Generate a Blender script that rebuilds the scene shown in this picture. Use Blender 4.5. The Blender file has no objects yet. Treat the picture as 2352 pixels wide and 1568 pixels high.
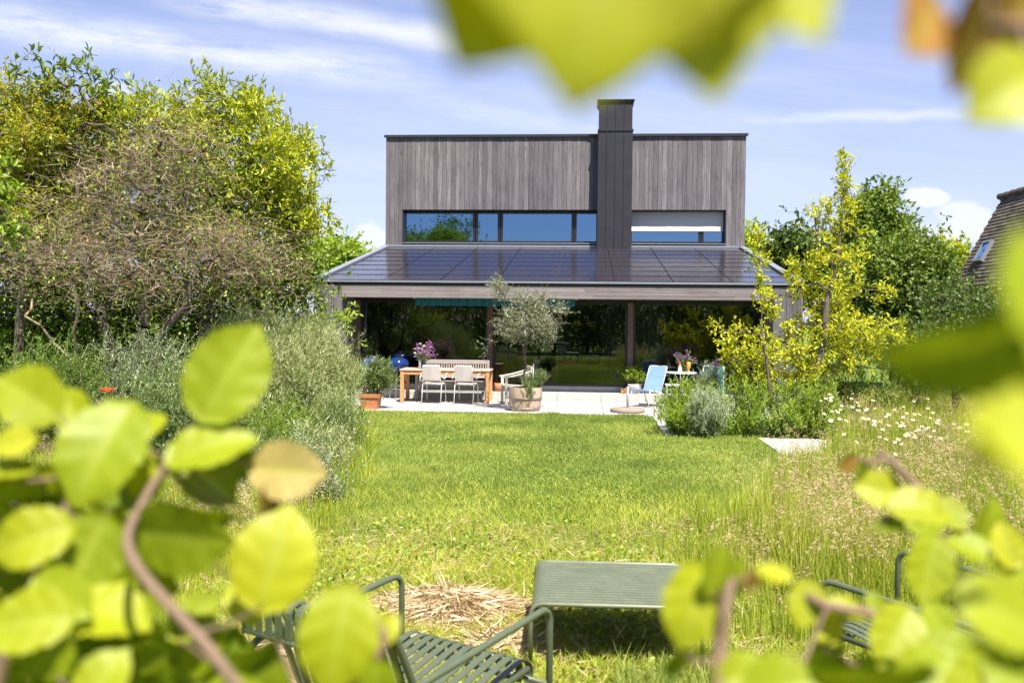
import bpy, math, random
import numpy as np
from mathutils import Vector, Matrix
R = math.radians
rng = np.random.default_rng(7)
random.seed(7)
S = bpy.context.scene
COL = S.collection

# ---------------------------------------------------------------- camera
FPX, EYE = 2154.0, 1.9                 # focal length in px of a 2352 px wide frame, eye height
CAMR = Matrix.Rotation(R(4.4), 3, 'Z') @ Matrix.Rotation(R(90 - 1.38), 3, 'X') @ Matrix.Rotation(R(0.58), 3, 'Z')
cd = bpy.data.cameras.new('camera'); cam = bpy.data.objects.new('camera', cd); COL.objects.link(cam)
cd.sensor_width = 36; cd.lens = 36 * FPX / 2352
cam.matrix_world = Matrix.Translation((0, 0, EYE)) @ CAMR.to_4x4()
cd.clip_start = .02; cd.clip_end = 2000
cd.dof.use_dof = True; cd.dof.focus_distance = 15; cd.dof.aperture_fstop = 3.6
S.camera = cam

def at(u, v, Y):
    "pixel of the 2352x1568 frame -> world point on the plane at depth Y"
    r = CAMR @ Vector(((u - 1176) / FPX, -(v - 784) / FPX, -1))
    k = Y / r.y
    return Vector((r.x * k, Y, EYE + r.z * k))
def gx(u, Y, v=784): return at(u, v, Y).x
def gz(u, v, Y): return at(u, v, Y).z

# ---------------------------------------------------------------- sky and sun
SUN_EL, SUN_AZ = 61, 26                 # azimuth: degrees to the right of straight behind the camera
w = bpy.data.worlds.new('World'); S.world = w; w.use_nodes = True
nt = w.node_tree; nt.nodes.clear()
def N(nt, t, **k):
    n = nt.nodes.new(t)
    for a, b in k.items(): setattr(n, a, b)
    return n
def math_n(nt, op, a, b=None, c=None, clamp=False):
    n = N(nt, 'ShaderNodeMath', operation=op, use_clamp=clamp)
    for i, x in enumerate((a, b, c)):
        if x is None: continue
        if isinstance(x, (int, float)): n.inputs[i].default_value = x
        else: nt.links.new(x, n.inputs[i])
    return n.outputs[0]
def mix_c(nt, f, a, b, mode='MIX'):
    n = N(nt, 'ShaderNodeMix', data_type='RGBA', blend_type=mode)
    for i, x in ((0, f), (6, a), (7, b)):
        if isinstance(x, (int, float)): n.inputs[i].default_value = x
        elif isinstance(x, tuple): n.inputs[i].default_value = (*x, 1)
        else: nt.links.new(x, n.inputs[i])
    return n.outputs[2]
sky = N(nt, 'ShaderNodeTexSky', sky_type='NISHITA', sun_disc=False)
sky.sun_elevation = R(SUN_EL); sky.sun_rotation = R(180 - SUN_AZ)
sky.altitude = 400; sky.air_density = 1.0; sky.dust_density = .6; sky.ozone_density = 1.6
tc = N(nt, 'ShaderNodeTexCoord'); sx = N(nt, 'ShaderNodeSeparateXYZ'); nt.links.new(tc.outputs['Generated'], sx.inputs[0])
yy = math_n(nt, 'MAXIMUM', math_n(nt, 'ABSOLUTE', sx.outputs[1]), .05)
U = math_n(nt, 'DIVIDE', sx.outputs[0], yy); V = math_n(nt, 'DIVIDE', sx.outputs[2], yy)
def cn(du, dv, scale, detail=6, rough=.6, rot=0, seed=0):
    cb = N(nt, 'ShaderNodeCombineXYZ'); nt.links.new(U, cb.inputs[0]); nt.links.new(V, cb.inputs[1]); cb.inputs[2].default_value = seed
    mp = N(nt, 'ShaderNodeMapping'); mp.inputs['Rotation'].default_value = (0, 0, rot); nt.links.new(cb.outputs[0], mp.inputs[0])
    m2 = N(nt, 'ShaderNodeMapping'); m2.inputs['Scale'].default_value = (du, dv, 1); nt.links.new(mp.outputs[0], m2.inputs[0])
    n = N(nt, 'ShaderNodeTexNoise'); n.inputs['Scale'].default_value = scale; n.inputs['Detail'].default_value = detail; n.inputs['Roughness'].default_value = rough
    nt.links.new(m2.outputs[0], n.inputs['Vector']); return n.outputs['Fac']
def ramp(nt, x, a, b, lo=0.0, hi=1.0):
    n = N(nt, 'ShaderNodeMapRange', interpolation_type='SMOOTHSTEP'); n.inputs[1].default_value = a; n.inputs[2].default_value = b
    n.inputs[3].default_value = lo; n.inputs[4].default_value = hi
    nt.links.new(x, n.inputs[0]); return n.outputs[0]
def uvdir(u, v):
    p = at(u, v, 1000.0); return p.x / 1000, (p.z - EYE) / 1000
wob = math_n(nt, 'MULTIPLY', math_n(nt, 'SUBTRACT', cn(1, 1, 3.0, 4, .6, 0, 3), .5), .06)
streaks = ramp(nt, cn(1.0, 9.0, 1.6, 8, .62, R(7), 1), .42, .78)
cloud = math_n(nt, 'MULTIPLY', streaks, .34)
def band(p0, p1, wd, k):
    (x0, y0), (x1, y1) = uvdir(*p0), uvdir(*p1); s = (y1 - y0) / (x1 - x0)
    d = math_n(nt, 'ADD', math_n(nt, 'SUBTRACT', math_n(nt, 'SUBTRACT', V, y0), math_n(nt, 'MULTIPLY', math_n(nt, 'SUBTRACT', U, x0), s)), wob)
    g = math_n(nt, 'EXPONENT', math_n(nt, 'MULTIPLY', math_n(nt, 'POWER', math_n(nt, 'ABSOLUTE', math_n(nt, 'DIVIDE', d, wd)), 2), -1))
    e = ramp(nt, math_n(nt, 'ABSOLUTE', math_n(nt, 'SUBTRACT', U, (x0 + x1) / 2)), abs(x1 - x0) * .28, abs(x1 - x0) * .62, 1.0, 0.0)
    return math_n(nt, 'MULTIPLY', math_n(nt, 'MULTIPLY', math_n(nt, 'MULTIPLY', g, e), k), ramp(nt, cn(1.2, 7, 3.2, 8, .7, R(7), 8), .25, .62))
for b in (((-200, 20), (1000, 190), .021, .95), ((330, -20), (1230, 130), .016, .9), ((900, 235), (1500, 285), .02, .5), ((1500, 262), (2352, 275), .006, .6), ((100,330),(1100,400),.02,.3)):
    cloud = math_n(nt, 'MAXIMUM', cloud, band(*b))
def blob(u, v, ru, rv, k):
    x0, y0 = uvdir(u, v)
    a = math_n(nt, 'POWER', math_n(nt, 'DIVIDE', math_n(nt, 'SUBTRACT', U, x0), ru / FPX), 2)
    b_ = math_n(nt, 'POWER', math_n(nt, 'DIVIDE', math_n(nt, 'SUBTRACT', V, y0), rv / FPX), 2)
    r = math_n(nt, 'SUBTRACT', 1.0, math_n(nt, 'SQRT', math_n(nt, 'ADD', a, b_)))
    r = math_n(nt, 'ADD', r, math_n(nt, 'MULTIPLY', math_n(nt, 'SUBTRACT', cn(1, 1.6, 22, 5, .55, 0, 5), .5), 1.3))
    return math_n(nt, 'MULTIPLY', ramp(nt, r, .15, .5), k)
for b in ((2130, 455, 75, 28, .95), (2215, 500, 90, 60, .9), (2160, 540, 120, 40, .9), (850, 545, 60, 45, .9), (245, 205, 70, 22, .6), (740, 540, 60, 40, .8), (2340, 470, 60, 40, .9)):
    cloud = math_n(nt, 'MAXIMUM', cloud, blob(*b))
back = ramp(nt, sx.outputs[1], -.3, .3, .04, 1.0)
hz = math_n(nt, 'MULTIPLY', ramp(nt, V, 0.0, .42, .66, .20), back)
cloud = math_n(nt, 'MULTIPLY', cloud, back)
col = mix_c(nt, hz, sky.outputs[0], (5.0, 6.2, 8.8))
col = mix_c(nt, 1.0, col, (1.10, 1.0, 1.14), 'MULTIPLY')
col = mix_c(nt, cloud, col, (6.9, 7.2, 7.9))
bg = N(nt, 'ShaderNodeBackground'); bg.inputs[1].default_value = .060
nt.links.new(col, bg.inputs[0]); wo = N(nt, 'ShaderNodeOutputWorld'); nt.links.new(bg.outputs[0], wo.inputs[0])
ld = bpy.data.lights.new('sun', 'SUN'); ld.energy = 5.0; ld.angle = R(.5); ld.color = (1, .93, .80)
sun = bpy.data.objects.new('sun', ld); COL.objects.link(sun)
sdir = Vector((math.sin(R(SUN_AZ)) * math.cos(R(SUN_EL)), -math.cos(R(SUN_AZ)) * math.cos(R(SUN_EL)), math.sin(R(SUN_EL))))
sun.rotation_euler = sdir.to_track_quat('Z', 'Y').to_euler(); sun.location = (5, -5, 20)
S.view_settings.view_transform = 'Standard'; S.view_settings.look = 'None'; S.view_settings.exposure = 1.24; S.view_settings.gamma = 1
S.render.engine = 'CYCLES'
S.cycles.max_bounces = 7; S.cycles.diffuse_bounces = 4; S.cycles.transparent_max_bounces = 12; S.cycles.glossy_bounces = 4; S.cycles.transmission_bounces = 5
S.cycles.use_denoising = True; S.cycles.sample_clamp_indirect = 6; S.cycles.caustics_reflective = False; S.cycles.caustics_refractive = False

# ---------------------------------------------------------------- materials
def new_mat(name):
    m = bpy.data.materials.new(name); m.use_nodes = True; t = m.node_tree; t.nodes.clear()
    o = N(t, 'ShaderNodeOutputMaterial'); return m, t, o
def cramp(t, x, stops):
    n = N(t, 'ShaderNodeValToRGB'); e = n.color_ramp.elements
    while len(e) < len(stops): e.new(.5)
    for i, (p, c) in enumerate(stops): e[i].position = p; e[i].color = (*c, 1)
    t.links.new(x, n.inputs[0]); return n.outputs[0]
def tnoise(t, scale, detail=5, rough=.6, stretch=(1, 1, 1), coord='Object'):
    tc = N(t, 'ShaderNodeTexCoord'); mp = N(t, 'ShaderNodeMapping'); mp.inputs['Scale'].default_value = stretch
    t.links.new(tc.outputs[coord], mp.inputs[0]); n = N(t, 'ShaderNodeTexNoise')
    n.inputs['Scale'].default_value = scale; n.inputs['Detail'].default_value = detail; n.inputs['Roughness'].default_value = rough
    t.links.new(mp.outputs[0], n.inputs['Vector']); return n.outputs['Fac']
def bump(t, h, dist, strength=1.0):
    b = N(t, 'ShaderNodeBump'); b.inputs['Distance'].default_value = dist; b.inputs['Strength'].default_value = strength
    t.links.new(h, b.inputs['Height']); return b.outputs[0]
def solid(name, c1, c2=None, scale=8, rough=.6, metal=0, bumpd=0, stretch=(1, 1, 1), spec=.5, rr=0):
    m, t, o = new_mat(name); p = N(t, 'ShaderNodeBsdfPrincipled'); t.links.new(p.outputs[0], o.inputs[0])
    p.inputs['Roughness'].default_value = rough; p.inputs['Metallic'].default_value = metal; p.inputs['Specular IOR Level'].default_value = spec
    c2 = c2 or tuple(x * .8 for x in c1); n = tnoise(t, scale, stretch=stretch)
    t.links.new(cramp(t, n, [(.3, c1), (.7, c2)]), p.inputs['Base Color'])
    if rr: t.links.new(ramp(t, n, .3, .7, rough - rr, rough + rr), p.inputs['Roughness'])
    if bumpd: t.links.new(bump(t, tnoise(t, scale * 3, stretch=stretch), bumpd), p.inputs['Normal'])
    return m
def leafmat(name, stops, trans=.4, gloss=.06, tboost=1.25, noise=None, rough=.45):
    m, t, o = new_mat(name)
    a = N(t, 'ShaderNodeAttribute', attribute_name='rnd')
    c = cramp(t, a.outputs['Fac'], stops)
    if noise:
        c = mix_c(t, math_n(t, 'MULTIPLY', ramp(t, tnoise(t, noise[0], 3), .4, .65), noise[2]), c, noise[1])
    d = N(t, 'ShaderNodeBsdfDiffuse'); t.links.new(c, d.inputs[0])
    tr = N(t, 'ShaderNodeBsdfTranslucent'); t.links.new(mix_c(t, 1.0, c, (tboost * 1.15, tboost * 1.05, tboost * .5), 'MULTIPLY'), tr.inputs[0])
    mx = N(t, 'ShaderNodeMixShader'); mx.inputs[0].default_value = trans; t.links.new(d.outputs[0], mx.inputs[1]); t.links.new(tr.outputs[0], mx.inputs[2])
    g = N(t, 'ShaderNodeBsdfGlossy'); g.inputs['Roughness'].default_value = rough
    m2 = N(t, 'ShaderNodeMixShader'); m2.inputs[0].default_value = gloss; t.links.new(mx.outputs[0], m2.inputs[1]); t.links.new(g.outputs[0], m2.inputs[2])
    t.links.new(m2.outputs[0], o.inputs[0]); return m
def woodmat(name, stops, grain=(26, 26, 1.4), rough=.75, knots=True, bumpd=.002):
    "boards: per-board tone from rnd, streaks along the grain, knots"
    m, t, o = new_mat(name); p = N(t, 'ShaderNodeBsdfPrincipled'); t.links.new(p.outputs[0], o.inputs[0])
    a = N(t, 'ShaderNodeAttribute', attribute_name='rnd')
    tc = N(t, 'ShaderNodeTexCoord'); mp = N(t, 'ShaderNodeMapping'); mp.inputs['Scale'].default_value = grain
    ad = N(t, 'ShaderNodeVectorMath', operation='ADD'); t.links.new(tc.outputs['Object'], ad.inputs[0])
    cb = N(t, 'ShaderNodeCombineXYZ'); k = math_n(t, 'MULTIPLY', a.outputs['Fac'], 37.0)
    for i in range(3): t.links.new(k, cb.inputs[i])
    t.links.new(cb.outputs[0], ad.inputs[1]); t.links.new(ad.outputs[0], mp.inputs[0])
    n = N(t, 'ShaderNodeTexNoise'); n.inputs['Scale'].default_value = 1; n.inputs['Detail'].default_value = 6; n.inputs['Roughness'].default_value = .68; n.inputs['Distortion'].default_value = .5
    t.links.new(mp.outputs[0], n.inputs['Vector'])
    f = math_n(t, 'ADD', math_n(t, 'MULTIPLY', a.outputs['Fac'], .26), math_n(t, 'MULTIPLY', n.outputs['Fac'], .92))
    c = cramp(t, f, stops)
    big = tnoise(t, .9, 4); c = mix_c(t, math_n(t, 'MULTIPLY', ramp(t, big, .45, .75), .28), c, tuple(x * .62 for x in stops[0][1]))
    if knots:
        vo = N(t, 'ShaderNodeTexVoronoi'); vo.inputs['Scale'].default_value = 1
        m3 = N(t, 'ShaderNodeMapping'); m3.inputs['Scale'].default_value = tuple(x * .17 if x > 5 else x * .9 for x in grain); t.links.new(ad.outputs[0], m3.inputs[0])
        t.links.new(m3.outputs[0], vo.inputs['Vector'])
        c = mix_c(t, ramp(t, vo.outputs['Distance'], .05, .14, .6, 0.0), c, (.05, .035, .03))
    t.links.new(c, p.inputs['Base Color']); p.inputs['Roughness'].default_value = rough; p.inputs['Specular IOR Level'].default_value = .25
    t.links.new(bump(t, n.outputs['Fac'], bumpd), p.inputs['Normal'])
    return m
def glassmat(name, tint, base=.08, ior=1.55, tint2=(.80, .90, 1)):
    m, t, o = new_mat(name)
    tr = N(t, 'ShaderNodeBsdfTransparent'); tr.inputs[0].default_value = (*tint, 1)
    g = N(t, 'ShaderNodeBsdfGlossy'); g.inputs['Roughness'].default_value = 0.0; g.inputs[0].default_value = (*tint2, 1)
    fr = N(t, 'ShaderNodeFresnel'); fr.inputs[0].default_value = ior
    t.links.new(bump(t, tnoise(t, 1.3, 1), .0012), g.inputs['Normal'])
    mx = N(t, 'ShaderNodeMixShader'); t.links.new(math_n(t, 'ADD', fr.outputs[0], base, clamp=True), mx.inputs[0])
    t.links.new(tr.outputs[0], mx.inputs[1]); t.links.new(g.outputs[0], mx.inputs[2]); t.links.new(mx.outputs[0], o.inputs[0]); return m

MT = {}
MT['clad'] = woodmat('weathered_cladding', [(.28, (.056, .049, .056)), (.48, (.112, .102, .116)), (.68, (.160, .148, .164)), (.9, (.27, .255, .272))])
MT['cladh'] = woodmat('weathered_cladding_horizontal', [(.25, (.11, .09, .10)), (.5, (.185, .162, .168)), (.75, (.25, .225, .23)), (.95, (.34, .31, .31))], grain=(1.2, 26, 26))
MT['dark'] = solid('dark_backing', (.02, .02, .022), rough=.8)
MT['anthra'] = solid('anthracite_metal', (.029, .028, .036), (.04, .038, .048), 3, .42, .3)
MT['zinc'] = solid('grey_zinc_edge', (.26, .28, .33), (.30, .32, .37), 3, .35, .35)
MT['frame'] = solid('window_frame_dark', (.018, .019, .022), rough=.35)
MT['post'] = woodmat('brown_post_wood', [(.2, (.085, .055, .045)), (.9, (.19, .135, .115))], knots=False)
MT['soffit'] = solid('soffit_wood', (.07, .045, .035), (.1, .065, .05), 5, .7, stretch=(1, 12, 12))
MT['room'] = solid('room_plaster', (.30, .29, .28), rough=.9)
MT['roomfloor'] = solid('room_floor', (.12, .1, .085), rough=.4)
MT['curtain'] = solid('curtain_cloth', (.62, .62, .6), (.5, .5, .49), 14, .9, stretch=(9, 9, .3))
MT['glass'] = glassmat('door_glass', (.46, .48, .47), .055)
MT['glassup'] = glassmat('upper_glass', (.22, .28, .36), .30, tint2=(.36, .64, 1))
MT['blind'] = solid('white_blind', (.62, .6, .57), (.58, .56, .53), 60, .85, stretch=(1, 1, .05))
MT['conc'] = solid('concrete_step', (.42, .43, .44), (.36, .37, .38), 9, .85, bumpd=.001)
MT['slab'] = solid('pale_paving', (.46, .455, .45), (.38, .375, .365), 4, .85, bumpd=.0015)
def solarmat():
    m, t, o = new_mat('solar_glass'); p = N(t, 'ShaderNodeBsdfPrincipled'); t.links.new(p.outputs[0], o.inputs[0])
    tc = N(t, 'ShaderNodeTexCoord'); wv = N(t, 'ShaderNodeTexBrick'); wv.offset = 0
    wv.inputs['Scale'].default_value = 1; wv.inputs['Brick Width'].default_value = .158; wv.inputs['Row Height'].default_value = .158; wv.inputs['Mortar Size'].default_value = .003
    wv.inputs['Color1'].default_value = (.024, .021, .030, 1); wv.inputs['Color2'].default_value = (.029, .025, .035, 1); wv.inputs['Mortar'].default_value = (.05, .045, .055, 1)
    t.links.new(tc.outputs['Object'], wv.inputs['Vector']); t.links.new(wv.outputs['Color'], p.inputs['Base Color'])
    a = N(t, 'ShaderNodeAttribute', attribute_name='rnd'); n = tnoise(t, 2.5, 5)
    t.links.new(math_n(t, 'ADD', math_n(t, 'MULTIPLY', n, .16), .10), p.inputs['Roughness'])
    p.inputs['Coat Weight'].default_value = .1; p.inputs['Coat Roughness'].default_value = .2; p.inputs['IOR'].default_value = 1.45; p.inputs['Specular Tint'].default_value = (1, .86, .86, 1)
    return m
MT['solar'] = solarmat()
MT['teak'] = woodmat('teak_wood', [(.2, (.36, .16, .06)), (.6, (.52, .27, .12)), (.95, (.62, .38, .22))], grain=(14, 14, 14), knots=False)
MT['teaktop'] = woodmat('teak_top', [(.2, (.38, .27, .2)), (.9, (.6, .47, .38))], grain=(2, 26, 26), knots=False)
MT['greywood'] = woodmat('silvered_wood', [(.2, (.26, .22, .2)), (.9, (.48, .43, .41))], grain=(3, 20, 20), knots=False)
MT['palewood'] = woodmat('pale_garden_wood', [(.2, (.5, .45, .38)), (.9, (.72, .67, .6))], grain=(5, 12, 12), knots=False)
MT['barrel'] = woodmat('barrel_oak', [(.15, (.26, .15, .1)), (.5, (.48, .36, .29)), (.95, (.64, .53, .46))], grain=(16, 16, 2), knots=False)
MT['white'] = solid('white_paint', (.78, .77, .76), (.7, .69, .68), 20, .4)
MT['rope'] = solid('white_rope', (.74, .7, .68), (.6, .56, .55), 60, .8, stretch=(.2, 1, 6))
MT['cream'] = solid('cream_cloth', (.7, .66, .55), rough=.8)
MT['green'] = solid('olive_green_painted_sheen', (.115, .135, .082), (.15, .17, .112), 9, .33, rr=.06)  # low table: its sheen is put into a lighter base colour
MT['greendark'] = solid('olive_green_no_sheen', (.078, .098, .058), (.09, .11, .068), 30, .36, rr=.06)  # same olive for the chairs, without the sheen in the colour
MT['hoop'] = solid('steel_hoop', (.35, .32, .3), (.22, .16, .12), 12, .5, .6)
MT['terra'] = solid('terracotta', (.52, .2, .1), (.42, .15, .075), 10, .8)
MT['soil'] = solid('potting_soil', (.04, .028, .02), rough=.95, bumpd=.004)
MT['blue'] = solid('light_blue_cord', (.21, .36, .68), (.13, .25, .56), 26, .6, stretch=(6, .4, .4))
MT['bluelac'] = solid('blue_enamel', (.01, .03, .12), (.012, .035, .14), 5, .12)
MT['blueb'] = solid('bright_blue_enamel', (.02, .08, .38), rough=.2)
MT['chrome'] = solid('brushed_steel', (.6, .6, .62), rough=.3, metal=.9)
MT['galv'] = solid('galvanised_pole', (.5, .52, .55), (.42, .44, .47), 10, .45, .4)
MT['concr'] = solid('rough_concrete', (.30, .25, .21), (.2, .165, .14), 14, .95, bumpd=.004)
MT['pattern'] = solid('speckled_glaze', (.62, .62, .66), (.08, .08, .16), 40, .35)
MT['teal'] = solid('teal_cord', (.05, .32, .26), (.04, .2, .28), 30, .6)
MT['red'] = solid('red_glaze', (.55, .05, .03), rough=.4)
MT['orange'] = solid('orange_glaze', (.6, .26, .04), rough=.3)
MT['skin'] = solid('painted_face', (.7, .42, .3), rough=.5)
MT['bark'] = solid('grey_bark', (.14, .115, .095), (.075, .06, .05), 9, .9, bumpd=.006, stretch=(1, 1, .4))
MT['darkbark'] = solid('dark_bark', (.07, .055, .045), (.035, .028, .024), 12, .9)
def lichen():
    m, t, o = new_mat('lichen_twig'); p = N(t, 'ShaderNodeBsdfPrincipled'); t.links.new(p.outputs[0], o.inputs[0]); p.inputs['Roughness'].default_value = .9
    a = N(t, 'ShaderNodeAttribute', attribute_name='rnd')
    c = cramp(t, a.outputs['Fac'], [(0, (.075, .055, .04)), (.4, (.17, .125, .085)), (.8, (.33, .255, .18)), (1, (.48, .38, .27))])
    t.links.new(mix_c(t, ramp(t, tnoise(t, 5, 5), .60, .68), c, (.5, .25, .03)), p.inputs['Base Color']); return m
MT['lichen'] = lichen()
MT['tile'] = None

# ---------------------------------------------------------------- mesh tools
class M:
    def __init__(s): s.v = []; s.f = []; s.r = []; s.mi = []; s.n = 0
    def add(s, verts, faces, rnd=None, mi=0):
        verts = np.asarray(verts, float).reshape(-1, 3)
        if rnd is None: rnd = np.full(len(verts), rng.random())
        elif np.isscalar(rnd): rnd = np.full(len(verts), rnd)
        s.v.append(verts); s.r.append(np.asarray(rnd, float))
        if not isinstance(faces, list) or (faces and np.isscalar(faces[0][0])): faces = [faces]
        for fa in faces:
            fa = np.asarray(fa, int)
            if fa.size: s.f.append(fa + s.n); s.mi.append(np.full(len(fa), mi))
        s.n += len(verts)
    def mesh(s, name, smooth=False):
        me = bpy.data.meshes.new(name)
        if not s.v: return me
        V_ = np.concatenate(s.v); me.vertices.add(len(V_)); me.vertices.foreach_set('co', V_.ravel())
        tot = np.concatenate([np.full(len(f), f.shape[1]) for f in s.f]); loops = np.concatenate([f.ravel() for f in s.f])
        me.loops.add(len(loops)); me.loops.foreach_set('vertex_index', loops)
        me.polygons.add(len(tot)); st = np.concatenate([[0], np.cumsum(tot)[:-1]])
        me.polygons.foreach_set('loop_start', st); me.polygons.foreach_set('loop_total', tot)
        me.polygons.foreach_set('material_index', np.concatenate(s.mi))
        me.polygons.foreach_set('use_smooth', np.full(len(tot), bool(smooth)))
        a = me.attributes.new('rnd', 'FLOAT', 'POINT'); a.data.foreach_set('value', np.concatenate(s.r))
        me.update(calc_edges=True); return me
    def box(s, x0, x1, y0, y1, z0, z1, rnd=None, mi=0, rot=None, c=None):
        v = np.array([(x, y, z) for x in (x0, x1) for y in (y0, y1) for z in (z0, z1)], float)
        if rot is not None:
            c = np.array(c if c is not None else v.mean(0)); v = (v - c) @ np.array(rot).T + c
        s.add(v, [(0, 1, 3, 2), (4, 6, 7, 5), (0, 4, 5, 1), (2, 3, 7, 6), (0, 2, 6, 4), (1, 5, 7, 3)], rnd, mi); return s
    def bbox(s, x0, x1, y0, y1, z0, z1, b=.004, rnd=None, mi=0):
        "box with chamfered long edges (all twelve)"
        xs, ys, zs = (x0, x1), (y0, y1), (z0, z1); vs = []; idx = {}
        for i in range(2):
            for j in range(2):
                for k in range(2):
                    p = [xs[i], ys[j], zs[k]]; d = [b if i == 0 else -b, b if j == 0 else -b, b if k == 0 else -b]
                    for a in range(3):
                        q = [p[t] + (0 if t == a else d[t]) for t in range(3)]; idx[i, j, k, a] = len(vs); vs.append(q)
        F4, F3 = [], []
        for a in range(3):
            o = [t for t in range(3) if t != a]
            for side in range(2):
                q = []
                for (m, n) in ((0, 0), (1, 0), (1, 1), (0, 1)):
                    ijk = [0, 0, 0]; ijk[a] = side; ijk[o[0]] = m; ijk[o[1]] = n; q.append(idx[(*ijk, a)])
                F4.append(q if side else q[::-1])
            for m in range(2):
                for n in range(2):
                    i0 = [0, 0, 0]; i0[o[0]] = m; i0[o[1]] = n; i1 = list(i0); i1[a] = 1
                    F4.append([idx[(*i0, o[0])], idx[(*i1, o[0])], idx[(*i1, o[1])], idx[(*i0, o[1])]])
        for i in range(2):
            for j in range(2):
                for k in range(2): F3.append([idx[i, j, k, t] for t in range(3)])
        s.add(vs, [np.array(F4), np.array(F3)], rnd, mi); return s
    def tube(s, pts, r, k=8, rnd=None, mi=0, cap=True, flat=None):
        pts = [Vector(p) for p in pts]; n = len(pts); rs = r if isinstance(r, (list, tuple, np.ndarray)) else [r] * n
        vs = []; up = None
        for i, p in enumerate(pts):
            d = (pts[min(i + 1, n - 1)] - pts[max(i - 1, 0)]).normalized()
            if up is None:
                up = Vector((0, 0, 1)) if abs(d.z) < .9 else Vector((1, 0, 0))
            a = (up - d * up.dot(d)).normalized(); b = d.cross(a); up = a
            for j in range(k):
                t = 2 * math.pi * j / k; vs.append(p + (a * math.cos(t) + b * math.sin(t)) * rs[i])
        f = [(i * k + j, i * k + (j + 1) % k, (i + 1) * k + (j + 1) % k, (i + 1) * k + j) for i in range(n - 1) for j in range(k)]
        fs = [np.array(f)]
        if cap: fs.append(np.array([list(range(k))[::-1], [(n - 1) * k + j for j in range(k)]]))
        s.add([tuple(v) for v in vs], fs, rnd, mi); return s
    def ribbon(s, pts, w, th, side, rnd=None, mi=0):
        "flat strip of width w along side vector, following pts"
        pts = [Vector(p) for p in pts]; side = Vector(side).normalized(); n = len(pts); vs = []
        for i, p in enumerate(pts):
            d = (pts[min(i + 1, n - 1)] - pts[max(i - 1, 0)]).normalized(); nn = d.cross(side).normalized()
            for a, b in ((-1, -1), (1, -1), (1, 1), (-1, 1)): vs.append(tuple(p + side * (a * w / 2) + nn * (b * th / 2)))
        f = [(i * 4 + j, i * 4 + (j + 1) % 4, (i + 1) * 4 + (j + 1) % 4, (i + 1) * 4 + j) for i in range(n - 1) for j in range(4)] + [(3, 2, 1, 0), tuple((n - 1) * 4 + j for j in range(4))]
        s.add(vs, np.array(f), rnd, mi); return s
    def lathe(s, prof, c=(0, 0, 0), k=24, rnd=None, mi=0, wob=0):
        vs = []; n = len(prof)
        for (r, z) in prof:
            for j in range(k):
                t = 2 * math.pi * j / k; rr = r * (1 + wob * math.sin(t * 5 + z * 20)); vs.append((c[0] + rr * math.cos(t), c[1] + rr * math.sin(t), c[2] + z))
        f = [(i * k + j, i * k + (j + 1) % k, (i + 1) * k + (j + 1) % k, (i + 1) * k + j) for i in range(n - 1) for j in range(k)]
        s.add(vs, np.array(f), rnd, mi); return s
    def segs(s, A, B, ra, rb, k=4, rnd=None, mi=0):
        A = np.asarray(A, float); B = np.asarray(B, float); n = len(A)
        if n == 0: return s
        ra = np.broadcast_to(ra, n); rb = np.broadcast_to(rb, n)
        d = B - A; L = np.linalg.norm(d, axis=1, keepdims=True); d = d / np.maximum(L, 1e-9)
        h = np.where(np.abs(d[:, 2:3]) < .9, np.array([[0, 0, 1.]]), np.array([[1., 0, 0]])); a = np.cross(d, h); a /= np.linalg.norm(a, axis=1, keepdims=True); b = np.cross(d, a)
        t = np.arange(k) * 2 * np.pi / k; ring = a[:, None] * np.cos(t)[None, :, None] + b[:, None] * np.sin(t)[None, :, None]
        v = np.concatenate([A[:, None] + ring * ra[:, None, None], B[:, None] + ring * rb[:, None, None]], 1)
        f = np.array([(j, (j + 1) % k, k + (j + 1) % k, k + j) for j in range(k)])
        F = (f[None] + (np.arange(n) * 2 * k)[:, None, None]).reshape(-1, 4)
        r = rng.random(n) if rnd is None else np.broadcast_to(rnd, n)
        s.add(v.reshape(-1, 3), F, np.repeat(r, 2 * k), mi); return s
    def inst(s, P, T, Nn, L, W, tv, tf, rnd=None, mi=0):
        "copies of a small template: x across (W), y along (L), z out (L)"
        P = np.asarray(P, float); n = len(P)
        if n == 0: return s
        T = T / np.maximum(np.linalg.norm(T, axis=1, keepdims=True), 1e-9)
        Nn = Nn - (Nn * T).sum(1, keepdims=True) * T; Nn = Nn / np.maximum(np.linalg.norm(Nn, axis=1, keepdims=True), 1e-9)
        X = np.cross(T, Nn); L = np.broadcast_to(L, n)[:, None, None]; W = np.broadcast_to(W, n)[:, None, None]
        tv = np.asarray(tv, float); v = P[:, None] + X[:, None] * tv[None, :, :1] * W + T[:, None] * tv[None, :, 1:2] * L + Nn[:, None] * tv[None, :, 2:3] * L
        r = rng.random(n) if rnd is None else np.broadcast_to(rnd, n)
        off = (np.arange(n) * len(tv))[:, None, None]
        s.add(v.reshape(-1, 3), [(np.asarray(g)[None] + off).reshape(-1, len(g[0])) for g in tf], np.repeat(r, len(tv)), mi); return s
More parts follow.
